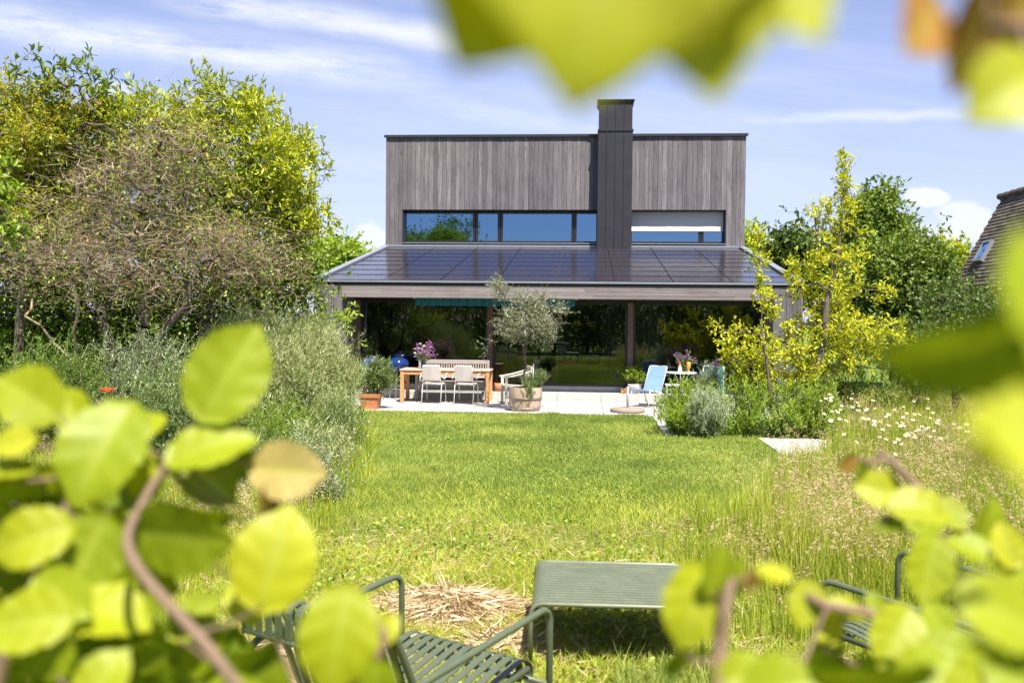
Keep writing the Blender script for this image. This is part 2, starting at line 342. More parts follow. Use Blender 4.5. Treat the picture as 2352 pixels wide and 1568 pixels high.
    def blades(s, P, h, lean, w, rnd=None, mi=0):
        n = len(P); h = np.broadcast_to(h, n)[:, None]; w = np.broadcast_to(w, n)[:, None]
        t = rng.random(n) * 2 * np.pi; X = np.stack([np.cos(t), np.sin(t), t * 0], 1)
        up = np.array([[0, 0, 1.]]); mid = P + up * h * .55 + lean * .32; tip = P + up * h * .96 + lean
        v = np.stack([P - X * w / 2, P + X * w / 2, mid + X * w * .4, mid - X * w * .4, tip], 1)
        off = (np.arange(n) * 5)[:, None, None]; r = rng.random(n) if rnd is None else rnd
        s.add(v.reshape(-1, 3), [(np.array([[0, 1, 2, 3]])[None] + off).reshape(-1, 4), (np.array([[3, 2, 4]])[None] + off).reshape(-1, 3)], np.repeat(r, 5), mi); return s

LEAF4 = ([(0, 0, 0), (-.5, .45, .06), (0, 1, -.06), (.5, .45, .06)], [[(0, 1, 2), (0, 2, 3)]])
LEAF6 = ([(0, 0, 0), (-.42, .3, .05), (-.4, .68, .04), (0, 1, -.08), (.4, .68, .04), (.42, .3, .05), (0, .5, -.02)], [[(0, 1, 2, 6), (6, 2, 3, 4), (0, 6, 4, 5)]])
LEAFO = ([(0, 0, 0), (-.3, .35, .05), (-.5, .7, .06), (0, 1, -.1), (.5, .7, .06), (.3, .35, .05), (0, .55, -.03)], [[(0, 1, 2, 6), (6, 2, 3, 4), (0, 6, 4, 5)]])
SLIM = ([(0, 0, 0), (-.5, .35, .04), (0, 1, -.05), (.5, .35, .04)], [[(0, 1, 2), (0, 2, 3)]])

def obj(name, m, mat=None, parent=None, smooth=False, base=None):
    me = m.mesh(name, smooth) if isinstance(m, M) else m
    o = bpy.data.objects.new(name, me); COL.objects.link(o)
    for x in (mat if isinstance(mat, (list, tuple)) else [mat]):
        if x: me.materials.append(MT[x] if isinstance(x, str) else x)
    if parent is not None:
        o.parent = parent
        if base is not None: o.location = tuple(-b for b in base)
    return o
def tag(o, label=None, cat=None, group=None, kind=None):
    for k, v in (('label', label), ('category', cat), ('group', group), ('kind', kind)):
        if v: o[k] = v
    return o
def thing(name, label, cat, loc=(0, 0, 0), rz=0, group=None):
    o = bpy.data.objects.new(name, None); COL.objects.link(o); o.location = loc; o.rotation_euler = (0, 0, rz); o.empty_display_size = .1
    return tag(o, label, cat, group)
def copy_tree(o, parent=None):
    kids = [c for c in bpy.data.objects if c.parent == o]
    c = o.copy(); COL.objects.link(c); c.parent = parent
    for k in kids: copy_tree(k, c)
    return c
def fillet(pts, r, n=5):
    pts = [Vector(p) for p in pts]; out = [pts[0]]
    for i in range(1, len(pts) - 1):
        a, b, c = pts[i - 1], pts[i], pts[i + 1]; d1 = (a - b); d2 = (c - b); q = min(r, d1.length * .49, d2.length * .49)
        p0 = b + d1.normalized() * q; p1 = b + d2.normalized() * q
        for t in np.linspace(0, 1, n): out.append(p0 * (1 - t) ** 2 + b * 2 * t * (1 - t) + p1 * t * t)
    out.append(pts[-1]); return out
def rotz(a): return np.array([[math.cos(a), -math.sin(a), 0], [math.sin(a), math.cos(a), 0], [0, 0, 1]])
def rotx(a): return np.array([[1, 0, 0], [0, math.cos(a), -math.sin(a)], [0, math.sin(a), math.cos(a)]])
# ---------------------------------------------------------------- ground
YF, YG, YU = 21.3, 22.5, 29.1            # lower front, glass wall, upper front
XL, XR = (gx(722, YF, 720) + gx(885.5, YU, 430)) / 2, (gx(1848, YF, 720) + gx(1709, YU, 430)) / 2
XS0, XS1 = gx(785, YF), gx(1775, YF)     # inner edges of the two wing walls
def ground_mat():
    m, t, o = new_mat('lawn_ground'); p = N(t, 'ShaderNodeBsdfPrincipled'); t.links.new(p.outputs[0], o.inputs[0]); p.inputs['Roughness'].default_value = .95; p.inputs['Specular IOR Level'].default_value = .1
    c = cramp(t, tnoise(t, 6, 8, .7), [(.3, (.08, .12, .025)), (.55, (.14, .20, .035)), (.75, (.2, .25, .05))])
    t.links.new(c, p.inputs['Base Color']); t.links.new(bump(t, tnoise(t, 40, 4), .02), p.inputs['Normal']); return m
MT['ground'] = ground_mat()
m = M(); g = [-300, -60, -20, 0, 20, 60, 300]; vs = [(x, y + 100, -.03) for x in g for y in g]
m.add(vs, np.array([(i * 7 + j, (i + 1) * 7 + j, (i + 1) * 7 + j + 1, i * 7 + j + 1) for i in range(6) for j in range(6)]))
tag(obj('ground', m, 'ground'), kind='structure')

def slabs(xs, ys, z=0.0, th=.06, gap=.005):
    m = M()
    for i in range(len(xs) - 1):
        for j in range(len(ys) - 1): m.bbox(xs[i] + gap, xs[i + 1] - gap, ys[j] + gap, ys[j + 1] - gap, z - th, z + rng.uniform(-.0008, .0008), .004)
    return m
m = slabs([-.62 + 1.03 * k for k in range(-7, 8)], [18.93, 19.96, 20.99, 22.0]); tag(obj('terrace', m, 'slab'), kind='structure')
m = slabs([1.36, 2.3], [15.75, 16.8, 17.87, 18.92]); m2 = slabs([2.85, 3.75], [13.65, 14.6, 15.55]); m3 = slabs([3.76, 4.8, 5.8, 6.8], [14.9, 15.55])
for q in (m2, m3):
    for a, b in zip(q.v, q.f[0::2]): pass
    m.v += q.v; m.r += q.r; m.f += [f + m.n for f in q.f]; m.mi += q.mi; m.n += q.n
tag(obj('garden_path', m, 'slab'), kind='structure')
m = M()
for k in range(-8, 6): m.bbox(-.62 + 1.03 * k + .003, -.62 + 1.03 * (k + 1) - .003, 22.002, 22.5, .0, .17, .004)
tag(obj('terrace_step', m, 'slab'), kind='structure')

# ---------------------------------------------------------------- house
HB = (-.585, YF, 0)
house = thing('house', 'two storey modern house clad in grey weathered boards with solar roof and dark chimney', 'house', HB)
def hp(name, m, mat, parent=None, smooth=False):
    if parent is None: return obj(name, m, mat, house, smooth, HB)
    return obj(name, m, mat, parent, smooth)             # sub-part: its part already carries the offset
def boards(m, x0, x1, z0, z1, Y, wmin=.12, wmax=.165, gap=.007, th=.02):
    x = x0
    while x < x1 - .01:
        w = min(rng.uniform(wmin, wmax), x1 - x)
        if x1 - x - w < .05: w = x1 - x
        d = rng.uniform(0, .007); m.box(x + gap / 2, x + w - gap / 2, Y - th - d, Y - d * .2, z0, z1, rng.random()); x += w
def hboards(m, x0, x1, z0, z1, Y, n, gap=.004, th=.02):
    h = (z1 - z0) / n
    for i in range(n):
        x = x0
        while x < x1 - .01:
            w = min(rng.uniform(2.4, 4.6), x1 - x); w = x1 - x if x1 - x - w < .8 else w
            d = rng.uniform(0, .004); m.box(x + .001, x + w - .001, Y - th - d, Y - d * .2, z0 + i * h + gap / 2, z0 + (i + 1) * h - gap / 2, rng.random()); x += w
ZT, ZB, ZW0, ZW1 = 7.54, 4.08, 4.24, 5.28
ZR1 = 4.13                                              # top of the lean-to roof
xw0, xw1, xw2, xw3 = gx(924.6, YU, 520), gx(1371, YU, 520), gx(1451.7, YU, 520), gx(1667, YU, 520)
# upper storey: backing wall with the opening, cladding in front
m = M(); yb = YU + .004
m.box(XL + .03, XR - .03, yb, yb + .2, ZW1, ZT - .03); m.box(XL + .03, xw0, yb, yb + .2, ZB, ZW1 - .001); m.box(xw3, XR - .03, yb, yb + .2, ZB, ZW1 - .001); m.box(xw0 + .001, xw3 - .001, yb + .04, yb + .2, ZB, ZW0)
m.box(XL + .03, XL + .2, yb + .201, YU + 8, ZB, ZT - .03); m.box(XR - .2, XR - .03, yb + .201, YU + 8, ZB, ZT - .03); m.box(XL + .2, XR - .2, YU + 7.8, YU + 8, ZB, ZT - .03)
m.box(XL + .2, XR - .2, yb + .201, YU + 7.8, ZT - .35, ZT - .03)
uw = hp('upper_wall', m, 'dark')
m = M(); boards(m, xw0, xw3, ZW1, ZT, YU); boards(m, XL, xw0 - .002, ZB, ZT, YU); boards(m, xw3 + .002, XR, ZB, ZT, YU)
n0 = m.n
for xs, x2 in ((XL - .001, XL + .022), (XR - .022, XR + .001)):
    y = YU + .01
    while y < YU + 8: m.box(xs, x2, y, y + .13, ZB, ZT - .002, rng.random()); y += .135
hp('cladding', m, 'clad', uw)
m = M(); m.box(XL - .04, XR + .04, YU - .075, YU + 8.05, ZT, ZT + .035); m.box(XL - .05, XR + .05, YU - .09, YU - .06, ZT - .03, ZT + .05); hp('roof_edge', m, 'anthra')
# upper windows
yw = YU + .25
def window(name, x0, x1, z0, z1, y, fr=.07, parent=None, glass='glassup', mull=()):
    f = M(); f.bbox(x0, x0 + fr, y, y + .07, z0, z1, .004); f.bbox(x1 - fr, x1, y, y + .07, z0, z1, .004)
    f.bbox(x0 + fr, x1 - fr, y + .001, y + .069, z1 - fr, z1, .004); f.bbox(x0 + fr, x1 - fr, y + .001, y + .069, z0, z0 + fr, .004)
    o = hp(name, f, 'frame')
    g = M(); g.box(x0 + fr - .004, x1 - fr + .004, y + .04, y + .048, z0 + fr - .004, z1 - fr + .004); hp('pane', g, glass, o); return o
zz0, zz1 = ZW0 + .02, ZW1 - .02
us = [(924.6, 1091.5), (1092.5, 1148.5), (1149.5, 1318), (1319, 1375)]
for a, b in us: window('window', gx(a, yw, 520), gx(b, yw, 520), zz0, zz1, yw, .075)
window('window', gx(1446, yw, 520), gx(1610, yw, 520), zz0, zz1, yw, .075); window('window', gx(1611, yw, 520), gx(1664, yw, 520), zz0, zz1, yw, .075)
m = M(); m.box(xw0 + .004, xw3 - .004, YU - .06, yw + .02, ZW0 - .012, ZW0 + .012); hp('window_sill', m, 'zinc')
m = M(); m.box(xw0 - .001, xw0 + .022, YU + .0, yw + .1, ZW0, ZW1); m.box(xw3 - .022, xw3 + .001, YU, yw + .1, ZW0, ZW1); m.box(xw0 + .022, xw3 - .022, YU + .004, yw + .1, ZW1 - .022, ZW1 - .001); hp('reveal', m, 'anthra')
m = M(); zb = gz(1550, 529, yw - .06)
m.box(gx(1449, yw, 520), gx(1660.5, yw, 520), yw - .032, yw - .026, zb, ZW1 - .03); m.bbox(gx(1449, yw, 520), gx(1660.5, yw, 520), yw - .042, yw - .02, zb - .03, zb, .004); hp('window_blind', m, 'blind')
# upper room
m = M(); y0, y1 = yw + .3, YU + 5.5
m.box(XL + .25, XR - .25, y1, y1 + .1, 3.4, 6.6); m.box(XL + .25, XR - .25, y0, y1, 6.5, 6.6); m.box(XL + .25, XR - .25, y0, y1, 3.3, 3.4); m.box(.9, 1.0, y0, y1, 3.4, 6.5); m.box(XL + .21, XL + .24, y0, y1, 3.4, 6.5)
hp('upper_room', m, 'room')
# chimney
cx0, cx1 = gx(1373, 28.55, 420), gx(1452, 28.55, 420); zc = 8.52; zj = gz(1412, 298, 28.55)
m = M(); m.box(cx0, cx1, 28.55, YU - .031, 3.95, zj - .01); m.box(cx0, cx1, YU - .029, YU + .4, ZT + .06, zj - .01)
m.box(cx0 + .015, cx1 - .015, 28.565, YU + .38, zj, zc - .1)
k = 4; wd = (cx1 - cx0)
for i in range(1, k):
    m.box(cx0 + wd * i / k - .006, cx0 + wd * i / k + .006, 28.528, 28.56, 3.99, zj - .04, .3); m.box(cx0 + wd * i / k - .006, cx0 + wd * i / k + .006, 28.543, 28.57, zj + .03, zc - .12, .3)
ch = hp('chimney', m, 'anthra')
m = M(); m.box(cx0 - .02, cx1 + .02, 28.52, YU + .41, zj - .035, zj + .018)
hp('chimney_band', m, 'anthra', ch); m = M(); m.box(cx0 - .02, cx1 + .02, 28.50, 28.54, 3.93, 3.99); hp('flashing', m, 'zinc', ch)
m = M(); a = (cx0 - .01, cx1 + .01, 28.54, YU + .4); b = (cx0 - .05, cx1 + .05, 28.49, YU + .45)
v = [(a[0], a[2], zc - .1), (a[1], a[2], zc - .1), (a[1], a[3], zc - .1), (a[0], a[3], zc - .1), (b[0], b[2], zc), (b[1], b[2], zc), (b[1], b[3], zc), (b[0], b[3], zc)]
m.add(v, np.array([(0, 1, 5, 4), (1, 2, 6, 5), (2, 3, 7, 6), (3, 0, 4, 7), (4, 5, 6, 7), (3, 2, 1, 0)])); hp('chimney_cap', m, 'anthra', ch)
# lean-to roof
ZE = 2.755; Y0 = YF - .03; sl = (ZR1 - ZE) / (YU - Y0)
def rz_(y): return ZE + (y - Y0) * sl
def slope_box(m, x0, x1, ya, yb_, d0, d1, rnd=None):
    v = [(x, y, rz_(y) + d) for x in (x0, x1) for y in (ya, yb_) for d in (d0, d1)]
    m.add(v, [(0, 1, 3, 2), (4, 6, 7, 5), (0, 4, 5, 1), (2, 3, 7, 6), (0, 2, 6, 4), (1, 5, 7, 3)], rnd)
m = M(); slope_box(m, XL, XR, Y0, YU - .03, -.12, -.03); roof = hp('lean_to_roof', m, 'dark')
m = M(); slope_box(m, XL - .02, XL + .16, Y0 - .02, YU - .03, -.028, .05); slope_box(m, XR - .16, XR + .02, Y0 - .02, YU - .03, -.028, .05); m.box(XL - .02, XR + .02, Y0 - .03, Y0 - .021, ZE - .045, ZE + .0)
m.box(XL + .16, XR - .16, YU - .1, YU - .031, ZR1 - .01, ZR1 + .05)
hp('metal_trim', m, 'zinc', roof)
xg_, xs_ = gx(1275, YF), (gx(1681, YF) - gx(879, YF)) / 6
xd = [XL + .175] + [xg_ + xs_ * k for k in range(-4, 5)] + [XR - .175]; xd = sorted(x for x in xd if XL + .17 < x < XR - .17); xd = [x for i, x in enumerate(xd) if i == 0 or x - xd[i - 1] > .2]
rows = 8; ya, yz = Y0 + .03, YU - .12
for r in range(rows):
    yq0 = ya + (yz - ya) * r / rows; yq1 = ya + (yz - ya) * (r + 1) / rows
    for i in range(len(xd) - 1):
        p = M(); x0, x1 = xd[i] + .011, xd[i + 1] - .011
        lift = .010; q = rng.random()
        v = [(x, y, rz_(y) + d) for x in (x0, x1) for (y, dd) in ((yq0 + .004, lift), (yq1 + .02, 0)) for d in (dd - .008, dd)]
        p.add(v, [(0, 1, 3, 2), (4, 6, 7, 5), (0, 4, 5, 1), (2, 3, 7, 6), (0, 2, 6, 4), (1, 5, 7, 3)], q)
        for xx in (x0 + .25, x1 - .25): p.box(xx - .015, xx + .015, yq0 - .004, yq0 + .012, rz_(yq0) + .002, rz_(yq0) + .016, .9, 1)
        hp('solar_panel', p, ['solar', 'anthra'], roof)
# beam, wings, soffit
zb0, zb1 = 2.365, 2.665
m = M(); m.box(XL + .03, XR - .03, YF + .002, YF + .18, zb0 + .003, 2.6); hp('beam_core', m, 'dark')
m = M(); hboards(m, XS0 + .002, XS1 - .002, zb0, zb1, YF, 4); hp('fascia', m, 'cladh')
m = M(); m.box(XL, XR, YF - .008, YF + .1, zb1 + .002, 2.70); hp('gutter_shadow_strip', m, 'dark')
for s, (xa, xb) in enumerate(((XL, XS0), (XS1, XR))):
    m = M(); m.box(xa + .022, xb - .022, YF + .002, YG + 6, -.02, zb1); core = hp('wing_wall', m, 'dark')
    m = M(); boards(m, xa, xb, -.02, zb1, YF)
    for xs in ((xa, xa + .021), (xb - .021, xb)):
        y = YF + .003
        while y < (YG - .06 if (s == 0) == (xs[0] > xa) else YG + 5): m.box(xs[0], xs[1], y, y + .128, -.02, zb1, rng.random()); y += .132
    hp('cladding', m, 'clad', core)
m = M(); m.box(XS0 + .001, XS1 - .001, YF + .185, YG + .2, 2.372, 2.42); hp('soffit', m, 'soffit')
# glass front
zg0, zg1 = .30, 2.32
m = M()
for k in range(-6, 6):
    x0 = max(-.25 + 1.03 * k * 1.0, XS0); x1 = min(-.25 + 1.03 * (k + 1), XS1)
    if x1 > x0 + .1: m.box(x0 + .003, x1 - .003, 22.5, 22.56, .172, zg0 - .002)
hp('plinth', m, 'conc')
m = M(); m.box(XS0 + .002, XS1 - .002, YG - .01, YG + .08, zg1, 2.371); hp('lintel', m, 'frame')
p1a, p1b, p2a, p2b = gx(1119, YG), gx(1132, YG), gx(1441, YG), gx(1454, YG)
for a, b in ((p1a, p1b), (p2a, p2b)):
    m = M(); m.bbox(a, b, YG - .09, YG + .08, .172, zg1 - .001, .006); hp('wooden_post', m, 'post')
xg0, xg1 = gx(828, YG), XS1 + .05
m = M(); m.box(XS0, xg0, YG, YG + .06, .172, zg1); hp('side_panel', m, 'post')
for a, b in ((xg0, p1a - .002), (p1b + .002, p2a - .002), (p2b + .002, xg1 - .05)): window('glass_door', a, b, zg0, zg1 - .001, YG, .055, glass='glass')
# awning
ax0, ax1 = gx(953, 21.42), gx(1320, 21.42); za0 = gz(1136, 704, 21.42); za1 = gz(1136, 686.5, 21.42)
aw = M(); aw.tube([(ax0 - .06, 21.46, za1 + .012), (ax1 + .06, 21.46, za1 + .012)], .016, 10); awn = hp('awning_rail', aw, 'cream')
def awnmat():
    m, t, o = new_mat('striped_awning'); p = N(t, 'ShaderNodeBsdfPrincipled'); t.links.new(p.outputs[0], o.inputs[0]); p.inputs['Roughness'].default_value = .9
    tc = N(t, 'ShaderNodeTexCoord'); s = N(t, 'ShaderNodeSeparateXYZ'); t.links.new(tc.outputs['Object'], s.inputs[0])
    f = math_n(t, 'FRACT', math_n(t, 'MULTIPLY', s.outputs[0], 5.6))
    n = N(t, 'ShaderNodeValToRGB'); n.color_ramp.interpolation = 'CONSTANT'; e = n.color_ramp.elements
    st = [(0, (.015, .15, .15)), (.3, (.015, .06, .2)), (.42, (.015, .19, .15)), (.62, (.01, .09, .14)), (.78, (.03, .24, .24)), (.84, (.015, .05, .16))]
    while len(e) < len(st): e.new(.5)
    for i, (q, c) in enumerate(st): e[i].position = q; e[i].color = (*c, 1)
    t.links.new(f, n.inputs[0]); t.links.new(n.outputs[0], p.inputs['Base Color']); return m
MT['awning'] = awnmat()
m = M(); n = 220; xs = np.linspace(ax0, ax1, n); vs = []
for i, x in enumerate(xs):
    ph = (x - ax0) / (ax1 - ax0) * 13 * math.pi; bot = za0 + .002 + .014 * (1 - abs(math.sin(ph)))
    yw_ = 21.44 + .008 * math.sin(x * 31)
    vs += [(x, 21.44, za1), (x, yw_, (za1 + bot) / 2), (x, yw_ + .004 * math.sin(x * 17), bot), (x, 21.446, za1), (x, yw_ + .006, (za1 + bot) / 2), (x, yw_ + .006 + .004 * math.sin(x * 17), bot)]
f = []
for i in range(n - 1):
    a, b = i * 6, (i + 1) * 6
    f += [(a, b, b + 1, a + 1), (a + 1, b + 1, b + 2, a + 2), (b + 3, a + 3, a + 4, b + 4), (b + 4, a + 4, a + 5, b + 5), (a + 2, b + 2, b + 5, a + 5)]
m.add(vs, np.array(f)); hp('awning_valance', m, 'awning')
# ground floor room
m = M(); m.box(XS0 - .05, XS1 + .05, 28.4, 28.5, .15, 2.4); m.box(XS0 - .05, XS1 + .05, YG + .1, 28.4, 2.38, 2.41); m.box(2.2, 2.3, 25.5, 28.4, .3, 2.38); hp('room_walls', m, 'room')
m = M(); m.box(XS0 - .05, XS1 + .05, YG + .1, 28.4, .2, .29); hp('room_floor', m, 'roomfloor')
def curtain(xa, xb, y, z0, z1, label, amp=.04):
    m = M(); n = 60; vs = []
    for i in range(n):
        x = xa + (xb - xa) * i / (n - 1); yy_ = y + amp * math.sin(i * .95) + .01 * math.sin(i * 2.7)
        vs += [(x, yy_, z0), (x, yy_, z1), (x, yy_ + .006, z0), (x, yy_ + .006, z1)]
    f = []
    for i in range(n - 1): a, b = i * 4, i * 4 + 4; f += [(a, b, b + 1, a + 1), (b + 2, a + 2, a + 3, b + 3)]
    m.add(vs, np.array(f)); tag(obj('curtain', m, 'curtain', smooth=True), label, 'curtain', 'curtains behind the glass')
curtain(gx(833, 22.7), gx(868, 22.7), 22.75, .3, 2.3, 'pale curtain bunched behind the glass at the far left of the ground floor')
curtain(gx(1380, 22.7), gx(1438, 22.7), 22.75, .3, 2.3, 'pale curtain hanging left of the right wooden post behind the glass')
curtain(gx(1458, 22.7), gx(1530, 22.7), 22.75, .3, 2.3, 'pale curtain hanging right of the right wooden post behind the glass')
curtain(gx(1662, 22.7), gx(1685, 22.7), 22.75, .3, 2.3, 'narrow pale curtain behind the glass near the yellow shrub')
m = M(); a = at(1312, 527, 30.2); b = at(1336, 549, 30.2)
m.lathe([(.16, -.28), (.2, 0), (.19, 0), (.15, -.28)], (gx(1296, 30.2), 30.25, gz(1296, 526, 30.2)), 20); l = thing('pendant_lamp', 'white lampshade seen through the upper floor window beside the chimney', 'lamp', (gx(1296, 30.2), 30.25, 6.45))
l1 = obj('lamp_shade', m, 'white', l, True, l.location); m = M(); m.tube([(gx(1296, 30.2), 30.25, gz(1296, 526, 30.2)), (gx(1296, 30.2), 30.25, 6.49)], .006, 5); obj('cord', m, 'dark', l, base=l.location)
# room furniture glimpsed
m = M(); t = thing('dining_table', 'white indoor table seen faintly through the middle glass pane', 'table', (-1.35, 24.6, .29))
m.bbox(-.7, .7, -.4, .4, .70, .73, .004); obj('tabletop', m, 'white', t)
for sx_ in (-.65, .65):
    for sy in (-.35, .35): m = M(); m.box(sx_ - .02, sx_ + .02, sy - .02, sy + .02, 0, .70); obj('leg', m, 'chrome', t)

# ---------------------------------------------------------------- neighbour house
def tilemat():
    m, t, o = new_mat('brown_roof_tiles'); p = N(t, 'ShaderNodeBsdfPrincipled'); t.links.new(p.outputs[0], o.inputs[0]); p.inputs['Roughness'].default_value = .9
    a = N(t, 'ShaderNodeAttribute', attribute_name='rnd')
    c = cramp(t, a.outputs['Fac'], [(0, (.075, .058, .045)), (.5, (.115, .09, .07)), (1, (.17, .14, .11))])
    t.links.new(mix_c(t, math_n(t, 'MULTIPLY', ramp(t, tnoise(t, 9, 5), .55, .7), .5), c, (.2, .19, .14)), p.inputs['Base Color']); return m
MT['tile'] = tilemat()
RX, RZ, EX, EZ = 11.07, 5.25, 9.75, 2.77; NB = (13.5, 20, 0)
nh = thing('neighbour_house', 'neighbouring house with steep brown tiled roof and small roof window', 'house', NB)
m = M(); m.box(EX + .35, 17.5, 14, 25.8, 0, EZ + .2); obj('wall', m, solid('render_wall', (.34, .32, .28), rough=.9), nh, base=NB)
m = M(); sL = math.hypot(RX - EX, RZ - EZ); d = Vector(((RX - EX) / sL, 0, (RZ - EZ) / sL)); nn = Vector((-d.z, 0, d.x))
m.add([(EX, 14, EZ), (EX, 26, EZ), (RX, 26, RZ), (RX, 14, RZ), (RX + 3.4, 14, RZ + .1), (RX + 3.4, 26, RZ + .1), (17.8, 14, EZ), (17.8, 26, EZ)], [(0, 1, 2, 3), (3, 2, 5, 4), (4, 5, 7, 6), (0, 3, 4, 6), (1, 7, 5, 2), (0, 6, 7, 1)])
rows = 26
for r in range(rows):
    a = sL * r / rows; b = a + sL / rows + .03
    for j in range(44):
        y0 = 14 + j * .27 + (r % 2) * .135; y1 = min(y0 + .266, 26.0)
        if y1 - y0 < .03: continue
        jit = rng.uniform(0, .006); pts = []
        for (q, o_) in ((a, .03 + jit), (b, .012)):
            for y in (y0, y1):
                for e in (0, .014): pt = Vector((EX, y, EZ)) + d * q + nn * (o_ + e - .014); pts.append(tuple(pt))
        m.add(pts, np.array([(0, 1, 3, 2), (4, 6, 7, 5), (0, 4, 5, 1), (2, 3, 7, 6), (1, 5, 7, 3)]), rng.random())
nr = obj('roof', m, 'tile', nh, base=NB)
m = M()
for j in range(32): y = 14 + j * .38; m.tube([(RX, y, RZ + .03), (RX, y + .40, RZ + .055)], .09, 8, rng.random())
obj('ridge', m, 'tile', nr)
m = M(); sk = 1.08; c0 = Vector((EX, 25.0, EZ)) + d * sk + nn * .06; hw, hl = .26, .30
def skp(a, b, e): return tuple(c0 + Vector((0, 1, 0)) * a + d * b + nn * e)
def skbox(m, a0, a1, b0, b1, e0, e1): m.add([skp(a, b, e) for a in (a0, a1) for b in (b0, b1) for e in (e0, e1)], [(0, 1, 3, 2), (4, 6, 7, 5), (0, 4, 5, 1), (2, 3, 7, 6), (0, 2, 6, 4), (1, 5, 7, 3)])
skbox(m, -hw, -hw + .06, -hl, hl, -.05, .06); skbox(m, hw - .06, hw, -hl, hl, -.05, .06); skbox(m, -hw + .06, hw - .06, -hl, -hl + .06, -.05, .058); skbox(m, -hw + .06, hw - .06, hl - .06, hl, -.05, .058)
rw = obj('roof_window', m, 'zinc', nr); m = M(); skbox(m, -hw + .05, hw - .05, -hl + .05, hl - .05, .0, .02); obj('pane', m, 'glassup', rw)
# ---------------------------------------------------------------- furniture on the terrace
tb = thing('dining_table', 'long teak garden table on the pale terrace with a bouquet standing on it', 'table', (-3.1, 21.12, 0))
m = M()
for k in range(8): m.bbox(-1.02, 1.02, -.385 + k * .0965, -.385 + (k + 1) * .0965 - .004, .722, .75, .003)
m.box(-1.0, 1.0, -.36, .36, .715, .7215); obj('tabletop', m, 'teaktop', tb)
m = M(); m.bbox(-.93, .93, -.36, -.335, .63, .714, .002); m.bbox(-.93, .93, .335, .36, .63, .714, .002); m.bbox(-.985, -.96, -.3, .3, .63, .714, .002); m.bbox(.96, .985, -.3, .3, .63, .714, .002); obj('apron', m, 'teak', tb)
for sx_ in (-1, 1):
    for sy in (-1, 1): m = M(); m.bbox(sx_ * .965 - .04, sx_ * .965 + .04, sy * .33 - .04, sy * .33 + .04, 0, .713, .004); obj('leg', m, 'teak', tb)

def rope_chair(label, x, y, rz):
    t = thing('rope_chair', label, 'chair', (x, y, 0), rz, 'white cord chairs at the teak table')
    m = M()                                            # local: +y towards the table, back at -y
    for s in (-1, 1):
        m.tube(fillet([(s * .215, -.28, 0), (s * .215, -.20, .44), (s * .215, .20, .45), (s * .215, .26, 0)], .05), .009, 8)
        m.tube(fillet([(s * .20, -.20, .44), (s * .20, -.30, .86), (0, -.30, .86)], .06), .009, 8)
    m.tube([(-.2, -.2, .44), (.2, -.2, .44)], .009, 8); m.tube([(-.2, .2, .45), (.2, .2, .45)], .009, 8)
    obj('frame', m, 'white', t, True)
    m = M()
    for k in range(26): y_ = -.19 + k * .0155; m.tube([(-.205, y_, .452), (0, y_, .438), (.205, y_, .452)], .0075, 5, rng.random())
    obj('seat', m, 'rope', t)
    m = M()
    for k in range(19): q = k / 18; z = .545 + q * .30; yb_ = -.212 - .09 * (z - .44) / .42 - .008; m.tube([(-.195, yb_, z), (0, yb_ - .02, z), (.195, yb_, z)], .0085, 5, rng.random())
    obj('backrest', m, 'rope', t)
    for s in (-1, 1):
        m = M(); m.tube(fillet([(s * .2, -.245, .64), (s * .285, -.20, .56), (s * .285, -.06, .63), (s * .285, .16, .655)], .04), .010, 8); m.bbox(s * .285 - .02, s * .285 + .02, -.04, .16, .655, .672, .004); obj('armrest', m, 'white', t)
rope_chair('white cord chair with its back to us, left of two at the teak table', -3.33, 20.72, R(-4))
rope_chair('white cord chair with its back to us, right of two at the teak table', -2.60, 20.70, R(-6))

def slat_bench():
    t = thing('garden_bench', 'silvery slatted wooden bench behind the teak table against the glass', 'bench', (-3.05, 21.86, 0))
    m = M(); m.bbox(-.78, .78, .03, .06, .83, .925, .004)
    m.bbox(-.78, .78, .03, .06, .50, .56, .004)
    for k in range(27): x = -.75 + k * .0577; m.bbox(x - .016, x + .016, .036, .054, .558, .832, .002)
    obj('backrest', m, 'greywood', t)
    m = M()
    for k in range(5): m.bbox(-.78, .78, -.42 + k * .085, -.42 + k * .085 + .075, .415, .437, .003)
    m.bbox(-.76, .76, -.40, -.375, .33, .414, .002); obj('seat', m, 'greywood', t)
    for s in (-1, 1):
        m = M(); m.bbox(s * .8 - .03, s * .8 + .03, -.44, .04, .64, .665, .005); obj('armrest', m, 'greywood', t)
        m = M(); m.bbox(s * .81 - .028, s * .81 + .028, -.42, -.365, 0, .639, .004); obj('leg', m, 'greywood', t)
        m = M(); m.bbox(s * .81 - .028, s * .81 + .028, .02, .07, 0, .92, .004); obj('leg', m, 'greywood', t)
slat_bench()
